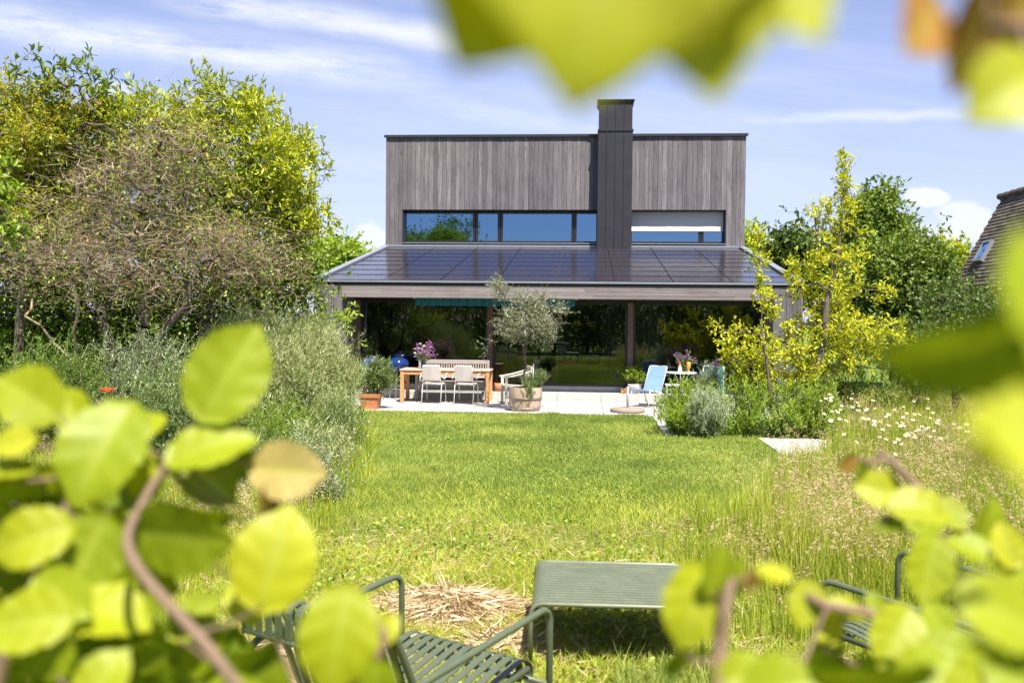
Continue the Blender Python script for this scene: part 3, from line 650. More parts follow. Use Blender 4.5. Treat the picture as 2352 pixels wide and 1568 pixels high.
def armchair():
    t = thing('garden_armchair', 'pale wooden armchair with curved armrest half hidden behind the oak barrel', 'chair', (gx(1182, 20.95), 21.0, 0), R(14))
    m = M()
    for k in range(7): x = -.22 + k * .078; m.bbox(x, x + .066, -.27, .27, .40 - .006 * k, .42 - .006 * k, .003, rng.random())
    m.bbox(-.25, -.225, -.27, .27, .35, .42, .003); obj('seat', m, 'palewood', t)
    for s in (-1, 1):
        m = M(); pts = [(-.30 + .62 * q, s * .29, .60 + .02 * math.sin(q * 3) + .14 * q * q) for q in np.linspace(0, 1, 8)]
        m.ribbon(pts, .055, .028, (0, 1, 0)); obj('armrest', m, 'palewood', t)
        m = M(); m.bbox(-.26, -.20, s * .29 - .02, s * .29 + .02, 0, .60, .004); obj('leg', m, 'palewood', t)
        m = M(); m.bbox(.24, .30, s * .29 - .02, s * .29 + .02, 0, .70, .004); obj('leg', m, 'palewood', t)
    m = M()
    for k in range(6): y_ = -.24 + k * .085; m.ribbon([(.27, y_, .36), (.30, y_, .55), (.35, y_, .78)], .06, .018, (0, 1, 0), rng.random())
    m.bbox(.33, .355, -.28, .28, .77, .84, .003); obj('backrest', m, 'palewood', t)
armchair()

# vase and bouquet
vp = (gx(973, 21.0), 21.0, .7515)
m = M(); m.lathe([(.0, 0), (.055, 0), (.06, .03), (.055, .1), (.045, .16), (.055, .19), (.05, .19), (.04, .16), (.05, .1), (.0, .01)], k=20)
v = obj('glass_vase', m, 'glassup', smooth=True); v.location = vp; tag(v, 'small clear glass vase holding the purple bouquet on the teak table', 'vase')
bq = thing('bouquet', 'bouquet of purple and white meadow flowers in a vase on the teak table', 'bouquet', (vp[0], vp[1], vp[2] + .012))
MT['stem'] = leafmat('green_stems', [(0, (.07, .13, .03)), (1, (.13, .2, .05))], .2)
MT['purple'] = leafmat('purple_petals', [(0, (.30, .09, .42)), (.5, (.45, .17, .58)), (1, (.6, .32, .7))], .35)
MT['violet'] = leafmat('violet_petals', [(0, (.10, .03, .26)), (.5, (.2, .06, .42)), (1, (.34, .12, .55))], .3)
MT['petalw'] = leafmat('white_petals', [(0, (.72, .7, .66)), (1, (.82, .8, .78))], .3)
MT['pollen'] = solid('yellow_pollen', (.7, .42, .03))
MT['magenta'] = leafmat('magenta_petals', [(0, (.42, .03, .25)), (1, (.6, .08, .4))], .3)
MT['poppy'] = leafmat('poppy_petals', [(0, (.75, .05, .015)), (1, (.85, .12, .03))], .4)
MT['pink'] = leafmat('pink_petals', [(0, (.66, .35, .34)), (1, (.8, .58, .52))], .35)
def ball_dirs(n):
    d = rng.normal(size=(n, 3)); return d / np.linalg.norm(d, axis=1, keepdims=True)
def bloom(m, c, r, n=14, mi=0, up=None):
    d = ball_dirs(n); d[:, 2] = np.abs(d[:, 2]) * .6 + .05 if up is None else d[:, 2]
    m.inst(np.repeat([c], n, 0) + d * r * .15, d, ball_dirs(n), r, r * .75, *LEAF6, mi=mi)
ms, mp, mw = M(), M(), M(); tips = []
for k in range(46):
    a = rng.random() * 6.28; q = rng.random() ** .6; tip = np.array([math.cos(a) * .27 * q, math.sin(a) * .2 * q, .22 + .30 * rng.random() * (1.25 - q * .6) + .05])
    mid = tip * .45 + np.array([0, 0, .05]); ms.segs([(0, 0, .02), mid], [mid, tip], .003, .0025, 4); tips.append(tip)
    ms.inst(mid + rng.normal(size=(3, 3)) * .03, ball_dirs(3) + [0, 0, .6], ball_dirs(3), .08, .02, *LEAF4)
for k, tip in enumerate(tips):
    if k % 6 == 0 or k % 7 == 0: bloom(mw, tip + [0, 0, .03], .03, 10)
    else:
        for j in range(6): bloom(mp, tip + rng.normal(size=3) * [.025, .025, .05], .019, 7)
obj('stems', ms, 'stem', bq); obj('purple_flowers', mp, 'purple', bq); obj('white_flowers', mw, 'petalw', bq)

# grills
def grill(label, x, y, mat, handle='chrome'):
    t = thing('kettle_grill', label, 'grill', (x, y, 0), 0)
    m = M(); m.lathe([(.0, .62), (.12, .63), (.2, .68), (.24, .75), (.25, .80), (.24, .80), (.0, .79)], k=28); obj('bowl', m, mat, t, True)
    m = M(); m.lathe([(.255, .80), (.255, .83), (.235, .88), (.19, .93), (.12, .965), (.0, .98)], k=28); ld_ = obj('lid', m, mat, t, True)
    m = M(); m.tube(fillet([(-.07, 0, .965), (-.06, 0, 1.01), (.06, 0, 1.01), (.07, 0, .965)], .02), .009, 8); obj('handle', m, handle, ld_, True)
    for k in range(3): a = k * 2.094 + .5; m = M(); m.tube([(math.cos(a) * .15, math.sin(a) * .15, .66), (math.cos(a) * .27, math.sin(a) * .27, 0.0)], .012, 8); obj('leg', m, 'chrome', t)
grill('dark blue kettle grill with domed lid standing left of the bench', gx(916, 21.75), 21.7, 'bluelac', 'dark')
grill('bright blue kettle grill with steel handle behind the potted oleander', gx(856, 21.0), 21.0, 'blueb')

# barrel planter
BX, BY = gx(1207.5, 19.4), 19.42
t = thing('barrel_planter', 'half oak barrel planter with steel hoops at the terrace edge', 'planter', (BX, BY, 0))
m = M(); ns = 26
for i in range(ns):
    a0, a1 = 2 * math.pi * i / ns + .004, 2 * math.pi * (i + 1) / ns - .004; zz = [0, .12, .25, .37, .49 + rng.uniform(-.004, .004)]; rr = [.295, .325, .343, .35, .35]; vs = []
    for z, r in zip(zz, rr):
        for a in (a0, a1):
            for q in (0, -.03): vs.append(((r + q) * math.cos(a), (r + q) * math.sin(a), z))
    f = []
    for k in range(4): b = k * 4; f += [(b, b + 2, b + 6, b + 4), (b + 1, b + 5, b + 7, b + 3), (b, b + 4, b + 5, b + 1), (b + 2, b + 3, b + 7, b + 6)]
    f += [(16, 18, 19, 17), (0, 1, 3, 2)]; m.add(vs, np.array(f), rng.random())
obj('staves', m, 'barrel', t)
for z, r in ((.06, .315), (.265, .350)):
    m = M(); m.lathe([(r - .004, z - .017), (r + .004, z - .017), (r + .008, z + .017), (r, z + .017)], k=40); obj('hoop', m, 'hoop', t, True)
m = M(); m.lathe([(.325, .45), (.2, .46), (0, .465)], k=24); obj('soil', m, 'soil', t)
m = M(); m.tube([(BX + .16, BY - .1, .45), (BX + .17, BY - .1, .98)], .014, 8); tag(obj('plant_stake', m, 'white'), 'thin white stake standing in the oak barrel beside the olive trunk', 'stake')

# terracotta pot
PX, PY = gx(852, 19.25), 19.27
t = thing('terracotta_pot', 'square terracotta pot with thick rim at the left end of the terrace', 'pot', (PX, PY, 0))
m = M(); v = []
for z, h in ((0, .165), (.24, .195), (.24, .215), (.32, .22), (.32, .19), (.26, .185)):
    v += [(-h, -h, z), (h, -h, z), (h, h, z), (-h, h, z)]
m.add(v, np.array([(i * 4 + j, i * 4 + (j + 1) % 4, i * 4 + 4 + (j + 1) % 4, i * 4 + 4 + j) for i in range(5) for j in range(4)] + [(3, 2, 1, 0)])); obj('pot_body', m, 'terra', t)
m = M(); m.box(-.184, .184, -.184, .184, .25, .28); obj('soil', m, 'soil', t)

# parasol base
t = thing('parasol_base', 'round concrete parasol base with steel pole stub on the terrace edge', 'parasol base', (gx(1443.5, 19.45), 19.48, 0))
m = M(); m.lathe([(0, .0), (.34, .0), (.357, .015), (.357, .06), (.34, .078), (.28, .088), (.0, .10)], k=40); obj('base_plate', m, 'concr', t, True)
m = M(); m.tube([(0, 0, .09), (0, 0, .52)], .026, 14); obj('pole', m, 'galv', t, True)
for s in (-1, 1): m = M(); m.tube(fillet([(s * .26 - .02, -.12, .08), (s * .26 - .02, -.12, .115), (s * .26 + .02, -.12, .115), (s * .26 + .02, -.12, .08)], .015), .006, 6); obj('handle', m, 'galv', t, True)

# blue lounge chair
def cord_chair(label, x, y, rz, mat, fm='white', group=None, foot=True):
    t = thing('cord_chair', label, 'chair', (x, y, 0), rz, group)
    W = .24; m = M()                                   # local: faces -y, back at +y
    for s in (-1, 1):
        m.tube(fillet([(s * W, .30, 0), (s * W, .12, .30), (s * W, -.34, .38), (s * W, -.40, 0)], .06), .010, 8)
        m.tube(fillet([(s * W * .96, .08, .30), (s * W * .96, .34, .88), (0, .34, .88)], .05), .011, 8)
    m.tube([(-W, .12, .31), (W, .12, .31)], .010, 8); m.tube([(-W, -.34, .38), (W, -.34, .38)], .010, 8); obj('frame', m, fm, t, True)
    m = M()
    for k in range(36): x_ = -W + .012 + k * (2 * W - .024) / 35; m.tube([(x_, .12, .315), (x_, -.1, .335), (x_, -.36, .388)], .0058, 4, rng.random())
    obj('seat', m, mat, t)
    m = M()
    for k in range(36): x_ = -W + .016 + k * (2 * W - .032) / 35; m.tube([(x_, .09, .32), (x_, .225, .60), (x_, .34, .885)], .0058, 4, rng.random())
    obj('backrest', m, mat, t)
cord_chair('light blue cord lounge chair facing left on the terrace', gx(1494, 20.8), 20.85, R(-38), 'blue')
cord_chair('teal and blue cord chair half hidden behind the yellow shrub', gx(1638, 21.2), 21.15, R(-10), 'teal')

# bistro table and things on it
TX, TY = gx(1566, 21.35), 21.35
t = thing('bistro_table', 'round white metal bistro table right of the blue chair', 'table', (TX, TY, 0))
m = M(); m.lathe([(0, .715), (.33, .715), (.345, .72), (.345, .735), (.33, .74), (0, .74)], k=36); obj('tabletop', m, 'white', t)
for k in range(3):
    a = k * 2.094 + .3; m = M(); m.tube([(math.cos(a) * r, math.sin(a) * r, z) for r, z in ((.2, .715), (.12, .6), (.08, .45), (.14, .2), (.27, 0.0))], .011, 8); obj('leg', m, 'white', t, True)
t = thing('stool', 'low square white stool between the blue chair and bistro table', 'stool', (gx(1551, 20.85), 20.8, 0))
m = M(); m.bbox(-.21, .21, -.18, .18, .475, .50, .006); obj('seat', m, 'white', t)
for sx_ in (-1, 1):
    for sy in (-1, 1): m = M(); m.tube([(sx_ * .18, sy * .15, .475), (sx_ * .19, sy * .16, 0)], .009, 8); obj('leg', m, 'white', t)
t = thing('garden_gnome', 'small white garden gnome with a red hat on the bistro table', 'figurine', (gx(1561.5, 21.3), 21.2, .741))
m = M(); m.lathe([(0, 0), (.04, 0), (.045, .03), (.04, .08), (.03, .12), (.022, .13), (.026, .15), (.024, .17), (0, .175)], k=16); obj('body', m, 'white', t, True)
m = M(); m.lathe([(.028, .165), (.022, .19), (.008, .235), (0, .245)], k=14); obj('hat', m, 'red', t, True)
t = tag(obj('goblet', M().lathe([(0, 0), (.04, 0), (.045, .008), (.04, .02), (.02, .045), (.016, .07), (.035, .09), (.048, .12), (.05, .23), (.044, .23), (.042, .12), (0, .1)], k=20), 'orange', smooth=True), 'orange glass goblet on the bistro table', 'goblet'); t.location = (gx(1582, 21.3), 21.25, .741)
# pots by the glass
def pot(name, label, x, y, z, r, h, mat):
    t = thing(name, label, 'pot', (x, y, z)); m = M(); m.lathe([(0, 0), (r * .78, 0), (r * .95, h * .5), (r, h), (r * .9, h), (r * .86, h * .6), (0, h * .55)], k=24); obj('pot_body', m, mat, t, True)
    m = M(); m.lathe([(r * .9, h * .85), (0, h * .88)], k=20); obj('soil', m, 'soil', t); return t
GP = (gx(1458.5, 22.2), 22.2, .172); pot('glazed_pot', 'speckled blue and white glazed pot on the step by the wooden post', *GP, .17, .23, 'pattern')
pot('stone_bowl', 'cream stone bowl on the step behind the wooden armchair', gx(1186, 22.2), 22.2, .172, .16, .14, 'cream')
pot('clay_pot', 'terracotta pot on the step between bench and armchair', gx(1146, 22.25), 22.22, .172, .10, .2, 'terra')
m = M(); m.bbox(-.07, .07, -.07, .07, 0, .12, .006); o = tag(obj('wood_block', m, 'teak'), 'small wooden block on the step beside the glazed pot', 'block'); o.location = (gx(1434.5, 22.3), 22.28, .172)
t = thing('green_bucket', 'small green bucket standing in the flower bed far right', 'bucket', (gx(2113, 20), 20, .0))
m = M(); m.lathe([(0, 0), (.11, 0), (.15, .3), (.155, .3), (.15, .305), (.14, .3), (.10, .01)], (0, 0, .9), k=20); obj('bucket_body', m, solid('green_plastic', (.03, .4, .2), rough=.4), t, True)
m = M(); m.tube([(0, 0, 0), (0, 0, .91)], .03, 8); obj('stand', m, 'galv', t)

# ---------------------------------------------------------------- low table and lounge chairs near us
def low_table():
    cxm = gx(1420, 5.0) ; y0_, y1_ = 4.98, 5.86; W = .455
    t = thing('low_table', 'olive green ribbed metal low table in the mown grass', 'table', (cxm, (y0_ + y1_) / 2, 0), R(1.0))
    D = (y1_ - y0_) / 2; h = .38; m = M(); ns = 18; p = 2 * D / ns
    prof = [(-W, h - .14), (-W, h - .06)] + [(-W + .06 - .06 * math.cos(a), h - .06 + .06 * math.sin(a)) for a in np.linspace(.3, math.pi / 2, 5)]
    prof = prof + [(-x, z) for x, z in prof[::-1]]
    for k in range(ns):
        y = -D + p * (k + .5); m.ribbon([(x, y, z) for x, z in prof], p * .80, .006, (0, 1, 0), .5)
        m.ribbon([(x * .985, y + p / 2, z - .006) for x, z in prof], p * .26, .004, (0, 1, 0), .2) if k < ns - 1 else None
    obj('slatted_top', m, 'green', t)
    m = M()
    for s in (-1, 1): m.tube(fillet([(-W, s * D, 0), (-W, s * D, h), (W, s * D, h), (W, s * D, 0)], .07, 7), .0125, 10)
    for s in (-1, 1): m.tube([(s * W, -D, h - .14), (s * W, D, h - .14)], .010, 8)
    obj('frame', m, 'green', t, True)
low_table()
def lounge(label, x, y, rz, group='olive green slatted lounge chairs'):
    t = thing('lounge_chair', label, 'chair', (x, y, 0), rz, group)
    A, W, yf, yr, za, zr = .415, .335, .42, -.47, .70, .62
    for s in (-1, 1):
        m = M(); m.tube(fillet([(s * A, yf, 0), (s * A, yf, za), (s * A, yr, zr), (s * A, yr - .02, 0)], .075, 7), .0145, 12); obj('side_frame', m, 'greendark', t, True)
    m = M(); m.tube([(-A, yf - .02, .38), (A, yf - .02, .38)], .012, 8); m.tube([(-A, yr + .1, .30), (A, yr + .1, .30)], .012, 8)
    for s in (-1, 1): m.tube(fillet([(s * W, .38, .43), (s * W, -.24, .37), (s * W, -.47, .84), (s * W, -.56, .82), (s * W, -.55, .70)], .06, 7), .014, 10)
    m.tube([(-W, -.24, .38), (W, -.24, .38)], .011, 8); m.tube([(-W, -.555, .71), (W, -.555, .71)], .011, 8); obj('frame', m, 'greendark', t, True)
    n = 12; sw = .036
    m = M(); pr = [(-.20, .40), (-.15, .375), (-.05, .375), (.12, .405), (.30, .45), (.37, .465), (.43, .44), (.45, .39), (.43, .34)]
    pr = fillet([(0, a, b) for a, b in pr], .04, 4)
    for k in range(n): x_ = -W + .035 + k * (2 * W - .07) / (n - 1); m.ribbon([(x_, p_.y, p_.z) for p_ in pr], sw, .005, (1, 0, 0))
    obj('seat', m, 'greendark', t)
    m = M(); pr = fillet([(0, -.215, .37), (0, -.265, .36), (0, -.32, .46), (0, -.42, .72), (0, -.48, .855), (0, -.565, .845), (0, -.56, .72)], .05, 5)
    for k in range(n): x_ = -W + .035 + k * (2 * W - .07) / (n - 1); m.ribbon([(x_, p_.y, p_.z) for p_ in pr], sw, .005, (1, 0, 0))
    obj('backrest', m, 'greendark', t)
    return t
F1 = math.atan2(-.515, .857)
c, s = math.cos(F1), math.sin(F1); fx, fy = (-.13 - .84) / 2, (3.89 + 4.34) / 2      # midpoint of the two front arm corners
lounge('olive green slatted lounge chair left of the low table, turned away from us', fx - (-s) * .42, fy - c * .42, F1)
# second chair: faces left
p0, p1 = Vector((gx(1882, 4.45, 1325), 4.45)), Vector((gx(2065, 5.08, 1243), 5.08))
d_ = (p1 - p0).normalized(); F2 = math.atan2(d_.y, d_.x); fwd = Vector((-math.sin(F2), math.cos(F2))); mid = (p0 + p1) / 2 - fwd * .42
lounge('olive green slatted lounge chair at the right, half hidden by hazel leaves', mid.x, mid.y, F2)
# ---------------------------------------------------------------- plants
LM = {
 'yellowgreen': leafmat('yellow_green_leaf', [(0, (.14, .20, .015)), (.35, (.28, .35, .02)), (.7, (.44, .48, .025)), (1, (.58, .55, .04))], .32, .035, rough=.5),
 'magnolia': leafmat('magnolia_leaf', [(0, (.26, .34, .015)), (.4, (.44, .50, .02)), (.8, (.62, .62, .03)), (1, (.70, .62, .04))], .38, .035, rough=.5),
 'dark': leafmat('dark_leaf', [(0, (.035, .07, .012)), (.5, (.08, .14, .02)), (1, (.16, .23, .03))], .3, .035, rough=.5),
 'mid': leafmat('mid_leaf', [(0, (.07, .12, .015)), (.5, (.14, .22, .025)), (1, (.26, .34, .04))], .28, .035, rough=.5),
 'reddish': leafmat('reddish_leaf', [(0, (.13, .19, .015)), (.5, (.32, .36, .02)), (.78, (.46, .42, .03)), (.93, (.46, .22, .06)), (1, (.36, .08, .06))], .42, .035, rough=.5),
 'olive': leafmat('olive_leaf', [(0, (.15, .18, .09)), (.5, (.26, .30, .17)), (1, (.44, .47, .32))], .25, .1),
 'silver': leafmat('silver_leaf', [(0, (.22, .28, .08)), (.5, (.40, .45, .19)), (1, (.64, .66, .42))], .3, .08),
 'artemisia': leafmat('artemisia_leaf', [(0, (.34, .42, .30)), (1, (.62, .68, .56))], .3, .04),
 'oleander': leafmat('oleander_leaf', [(0, (.10, .16, .035)), (.6, (.19, .27, .06)), (1, (.33, .38, .12))], .35, .1),
 'fresh': leafmat('fresh_leaf', [(0, (.13, .23, .02)), (.5, (.25, .37, .03)), (1, (.42, .50, .06))], .42, .035, rough=.5),
 'grass': leafmat('lawn_grass', [(0, (.165, .24, .05)), (.5, (.285, .365, .075)), (1, (.46, .50, .13))], .35, .02, rough=.6),
 'rough': leafmat('rough_grass', [(0, (.17, .25, .02)), (.45, (.33, .41, .035)), (.8, (.50, .52, .07)), (1, (.66, .58, .24))], .35, .025, rough=.6),
 'meadow': leafmat('meadow_grass', [(0, (.17, .26, .025)), (.5, (.32, .40, .04)), (.85, (.48, .50, .09)), (1, (.60, .54, .22))], .35, .02, rough=.6),
 'straw': leafmat('dry_straw', [(0, (.40, .30, .17)), (.5, (.62, .50, .32)), (1, (.80, .69, .50))], .2, .03),
 'seed': leafmat('seed_heads', [(0, (.34, .22, .14)), (.5, (.54, .41, .26)), (1, (.70, .58, .40))], .35, .03),
}
MT.update({'leaf_' + k: v for k, v in LM.items()})

def ell(n, E, shell=.5):
    "points in a union of ellipsoids (centre xyz, radii xyz), denser towards the surface"
    E = [(np.array(c), np.array(r)) for c, r in E]; w = np.array([(r[0] * r[2]) * (r[1] ** .5) for c, r in E]); w = w / w.sum(); out = []
    for (c, r), k in zip(E, rng.multinomial(n, w)):
        d = ball_dirs(k); q = rng.random((k, 1)) ** (1 / 3.); q = shell + (1 - shell) * q if shell else q
        out.append(c + d * r * q)
    return np.concatenate(out)
def px(u, v, D, ru, rv, rd):
    p = at(u, v, D); k = D / FPX; return ((p.x, p.y, p.z), (ru * k, rd, rv * k))
def skeleton(stems, targets, jit=.12, r0=.006, powr=.48, lift=.12):
    "grow limbs from the stems to every target: returns segment arrays and per-node radius"
    nodes = []; par = []
    for st in stems:
        pi = -1
        for i in range(len(st) - 1):
            a, b = np.array(st[i], float), np.array(st[i + 1], float); k = max(2, int(np.linalg.norm(b - a) / .25))
            for q in range(0 if i == 0 else 1, k + 1): nodes.append(a + (b - a) * q / k + (rng.normal(size=3) * jit * .15 if q else 0)); par.append(pi); pi = len(nodes) - 1
    roots = np.array(stems[0][0], float); order = np.argsort(np.linalg.norm(targets - np.mean([s_[-1] for s_ in stems], 0), axis=1)); ends = {}
    NA = np.zeros((len(nodes) + len(targets) * 5, 3)); n = len(nodes); NA[:n] = nodes; par = list(par); low = [max(s_[0][2] for s_ in stems) + .3]
    for ti in order:
        T = targets[ti]; d = np.linalg.norm(NA[:n] - T, axis=1) + np.maximum(0, NA[:n, 2] - T[2]) * .5; d[NA[:n, 2] < low[0]] += 3; j = int(np.argmin(d)); a = NA[j]; L = np.linalg.norm(T - a); k = 4 if L > .8 else 3; p = j
        for q in range(1, k + 1):
            t = q / k; pt = a + (T - a) * t + np.array([0, 0, lift * L * math.sin(math.pi * t)]) * -1 * (1 if T[2] > a[2] else -1) + (rng.normal(size=3) * jit * L * .25 if q < k else 0)
            NA[n] = pt; par.append(p); p = n; n += 1
        ends[ti] = p
    cnt = np.zeros(n)
    for e in ends.values(): cnt[e] += 1
    for i in range(n - 1, -1, -1):
        if par[i] >= 0: cnt[par[i]] += cnt[i]
    rad = r0 * np.maximum(cnt, 1) ** powr; par = np.array(par); ok = par >= 0
    return NA[par[ok]], NA[:n][ok], rad[par[ok]], rad[ok]
def twigs(C, spread, nt, tl, nl, leafL, leafW, tmpl, up=.25, r=.003, droop=0.0, outward=None, splay=.9, lrnd=None):
    "shoots at every cluster centre with leaves along them -> (twig segments, leaf arrays)"
    n = len(C) * nt; base = np.repeat(C, nt, 0) + rng.normal(size=(n, 3)) * spread
    d = ball_dirs(n); d[:, 2] += up
    if outward is not None: o = base - outward; o /= np.maximum(np.linalg.norm(o, axis=1, keepdims=True), 1e-6); d += o * .7
    d /= np.linalg.norm(d, axis=1, keepdims=True); L = tl * rng.uniform(.6, 1.3, (n, 1)); tip = base + d * L; tip[:, 2] -= droop * L[:, 0]
    t = np.tile((np.arange(nl) + .6) / nl, n)[:, None]; B = np.repeat(base, nl, 0); D = np.repeat(tip - base, nl, 0); P = B + D * t
    Dn = D / np.maximum(np.linalg.norm(D, axis=1, keepdims=True), 1e-6)
    rad = ball_dirs(len(P)); T = Dn * (.35 + .5 * t) + rad * splay; T[:, 2] += .12
    Nn = ball_dirs(len(P)) * .8 + np.array([0, 0, .9]); Ls = leafL * rng.uniform(.65, 1.25, len(P))
    rr = np.clip(np.repeat(rng.random(len(C)), nt * nl) * .35 + np.repeat(rng.random(n), nl) * .25 + rng.random(len(P)) * .4, 0, 1) if lrnd is None else lrnd
    return (base, tip), (P, T, Nn, Ls, Ls * leafW / leafL, rr)
def plant(name, label, cat, base, E, stems, nc=150, spread=.12, nt=6, tl=.3, nl=8, leafL=.09, leafW=.04, tmpl=LEAF4, lm='leaf_mid', bark='bark', shell=.45, up=.25, r0=.005, group=None, splay=.9, droop=0, extra=None, powr=.48, inner=0, wood='trunk', crown='crown', jit=.12, outward=False):
    t = thing(name, label, cat, base, 0, group); C = ell(nc, E, shell)
    C = C[C[:, 2] > base[2] + .12]
    A, B, ra, rb = skeleton(stems, C, jit=jit, r0=r0, powr=powr)
    if extra is not None: C = np.concatenate([C, extra])
    oc = np.mean([e[0] for e in E], 0) if outward else None
    (a, b), lf = twigs(C, spread, nt, tl, nl, leafL, leafW, tmpl, up=up, splay=splay, droop=droop, outward=oc)
    m = M(); big = ra > .03; m.segs(A[big], B[big], ra[big], rb[big], 8); m.segs(A[~big], B[~big], ra[~big], rb[~big], 5); m.segs(a, b, .0035, .0015, 3); obj(wood, m, bark, t, base=base)
    m = M(); m.inst(lf[0], lf[1], lf[2], lf[3], lf[4], *tmpl, rnd=lf[5]); obj(crown, m, lm, t, base=base); return t
def G(u, D, z=0.0): return (gx(u, D), D, z)

# --- olive tree in the barrel
ob = (BX - .01, BY, .465); E = [px(1205, 742, 19.4, 62, 40, .55), px(1152, 672, 19.4, 15, 26, .2), px(1145, 655, 19.4, 6, 8, .1), px(1275, 716, 19.4, 20, 6, .2), px(1285, 740, 19.4, 16, 5, .2), px(1130, 790, 19.4, 12, 12, .15), px(1215, 692, 19.4, 45, 14, .35), px(1255, 765, 19.4, 18, 14, .2), px(1262, 695, 19.4, 10, 12, .2)]
plant('olive_tree', 'small olive tree with silvery crown growing from the oak barrel', 'tree', ob, E, [[ob, (BX - .03, BY, .95), (BX - .06, BY, 1.35)]], nc=185, spread=.04, nt=5, tl=.23, nl=12, leafL=.055, leafW=.013, tmpl=SLIM, lm='leaf_olive', r0=.0035, up=.3, shell=.15, powr=.37, outward=True)
# --- rosemary in the barrel
def tuft(name, label, cat, base, E, n, h, leafL, leafW, nl, lm, group=None, nt=5, up=1.2, tmpl=SLIM, spread=.04, tl=None, splay=.6, bark='stem', flowers=None):
    "upright leafy stems: clump of shoots rising from the ground"
    t = thing(name, label, cat, base, 0, group); C = ell(n, E, .1)
    (a, b), lf = twigs(C, spread, nt, tl or h, nl, leafL, leafW, tmpl, up=up, splay=splay)
    m = M(); root = np.array(base) + (C - np.array(base)) * [.45, .45, 0]; root[:, 2] = base[2]; mid = (root + C) / 2; mid[:, 2] = np.minimum(mid[:, 2] + .04, C[:, 2] + .02); m.segs(root, mid, .005, .004, 4); m.segs(mid, C, .004, .003, 4); m.segs(a, b, .003, .0015, 3); obj('stems', m, bark, t, base=base)
    m = M(); m.inst(*lf[:5], *tmpl, rnd=lf[5]); obj('foliage', m, lm, t, base=base)
    if flowers:
        fm, fn, fr, fz = flowers; m = M(); ids = rng.integers(0, len(b), fn)
        for i in ids: bloom(m, b[i] + [0, 0, fz], fr, 10)
        obj('flowers', m, fm, t, base=base)
    return t
rb_ = (BX + .16, BY - .06, .46)
tuft('rosemary', 'bushy rosemary spilling over the rim of the oak barrel', 'shrub', rb_, [((rb_[0] - .02, rb_[1] - .05, .55), (.2, .16, .1)), ((rb_[0] + .12, rb_[1], .68), (.16, .14, .12)), ((rb_[0] - .08, rb_[1] - .26, .42), (.1, .05, .14))], 130, .12, .03, .006, 12, 'leaf_oleander', splay=.8)
# --- oleander
ob = (PX, PY, .28)
tuft('oleander', 'bushy oleander with narrow leaves growing in the square terracotta pot', 'shrub', ob, [px(830, 870, 19.27, 20, 30, .22), px(868, 866, 19.27, 26, 32, .22), px(890, 880, 19.27, 20, 22, .2), px(850, 900, 19.3, 14, 12, .12)], 95, .2, .13, .018, 9, 'leaf_oleander', nt=3, up=1.6, tl=.2, splay=.75)
tuft('pot_plant', 'small leafy green plant in the speckled blue pot', 'plant', (GP[0], GP[1], .38), [((GP[0], GP[1], .55), (.16, .12, .14))], 40, .14, .07, .03, 7, 'leaf_fresh', tmpl=LEAF4)

# --- left side trees
D = 16.0
E = [px(545, 340, 16.3, 150, 120, 1.3), px(660, 410, 16, 95, 90, 1.1), px(530, 235, 16.5, 80, 40, 1.0), px(690, 500, 15.8, 50, 55, .7), px(330, 320, 16.0, 170, 85, 1.2), px(250, 280, 15.5, 60, 40, .6), px(300, 480, 16.8, 280, 130, .9), px(590, 520, 16.3, 130, 120, .9), px(120, 420, 17, 150, 130, .9)]
bt = G(470, 16.5)
plant('leafy_tree', 'broad yellow green tree rising behind the bare twiggy tree left of the house', 'tree', bt, E, [[bt, G(460, 16.5, 1.0), G(480, 16.4, 2.2)], [G(440, 16.6), G(380, 16.7, 1.2), G(300, 16.8, 2.6)], [G(500, 16.4), G(560, 16.3, 1.3), G(620, 16.1, 2.8)]],
      nc=820, spread=.10, nt=7, tl=.28, nl=8, leafL=.125, leafW=.042, tmpl=LEAF6, lm='leaf_yellowgreen', bark='darkbark', shell=.3, r0=.0045, up=.45, splay=.75)
# long airy shoots above its crown
E = [px(70, 330, 15, 120, 110, .9), px(20, 250, 15.2, 70, 60, .6), px(90, 480, 15, 110, 100, .8), px(150, 270, 15, 60, 50, .6)]
bt = G(30, 15.2)
plant('reddish_leaved_tree', 'tree with reddish young leaves at the far left edge', 'tree', bt, E, [[bt, G(40, 15.1, 1.2), G(60, 15, 2.6)]], nc=330, spread=.16, nt=7, tl=.26, nl=9, leafL=.075, leafW=.04, lm='leaf_reddish', shell=.3, r0=.005, up=.4)
E = [px(170, 185, 14.8, 42, 45, .4), px(90, 190, 14.8, 70, 35, .4), px(225, 230, 14.8, 40, 50, .4)]
bt = G(180, 15.4)
plant('young_tree', 'slender young tree whose airy top shoots stand above the left hedge', 'tree', bt, E, [[bt, G(178, 15.2, 1.6), G(180, 15, 3.6), G(176, 14.8, 5.0)]], nc=26, spread=.14, nt=3, tl=.3, nl=7, leafL=.13, leafW=.055, tmpl=LEAF6, lm='leaf_mid', shell=.2, r0=.006, up=.7, jit=.2)
# dark hedge behind the trees
E = [px(150, 740, 17.0, 220, 150, .8), px(430, 730, 17.4, 200, 160, .8), px(640, 680, 18, 110, 150, .7), px(40, 600, 17.4, 130, 120, .8), px(-60, 780, 16.8, 120, 120, .7)]
bt = G(350, 17.8)
plant('dark_hedge', 'dense dark hedge closing the garden behind the bare tree', 'hedge', bt, E, [[bt, G(340, 17.8, 1.0)], [G(80, 17.8), G(90, 17.8, 1.2)], [G(620, 18), G(630, 18, 1.2)]], nc=680, spread=.28, nt=8, tl=.3, nl=9, leafL=.09, leafW=.055, lm='leaf_mid', shell=.0, r0=.005)

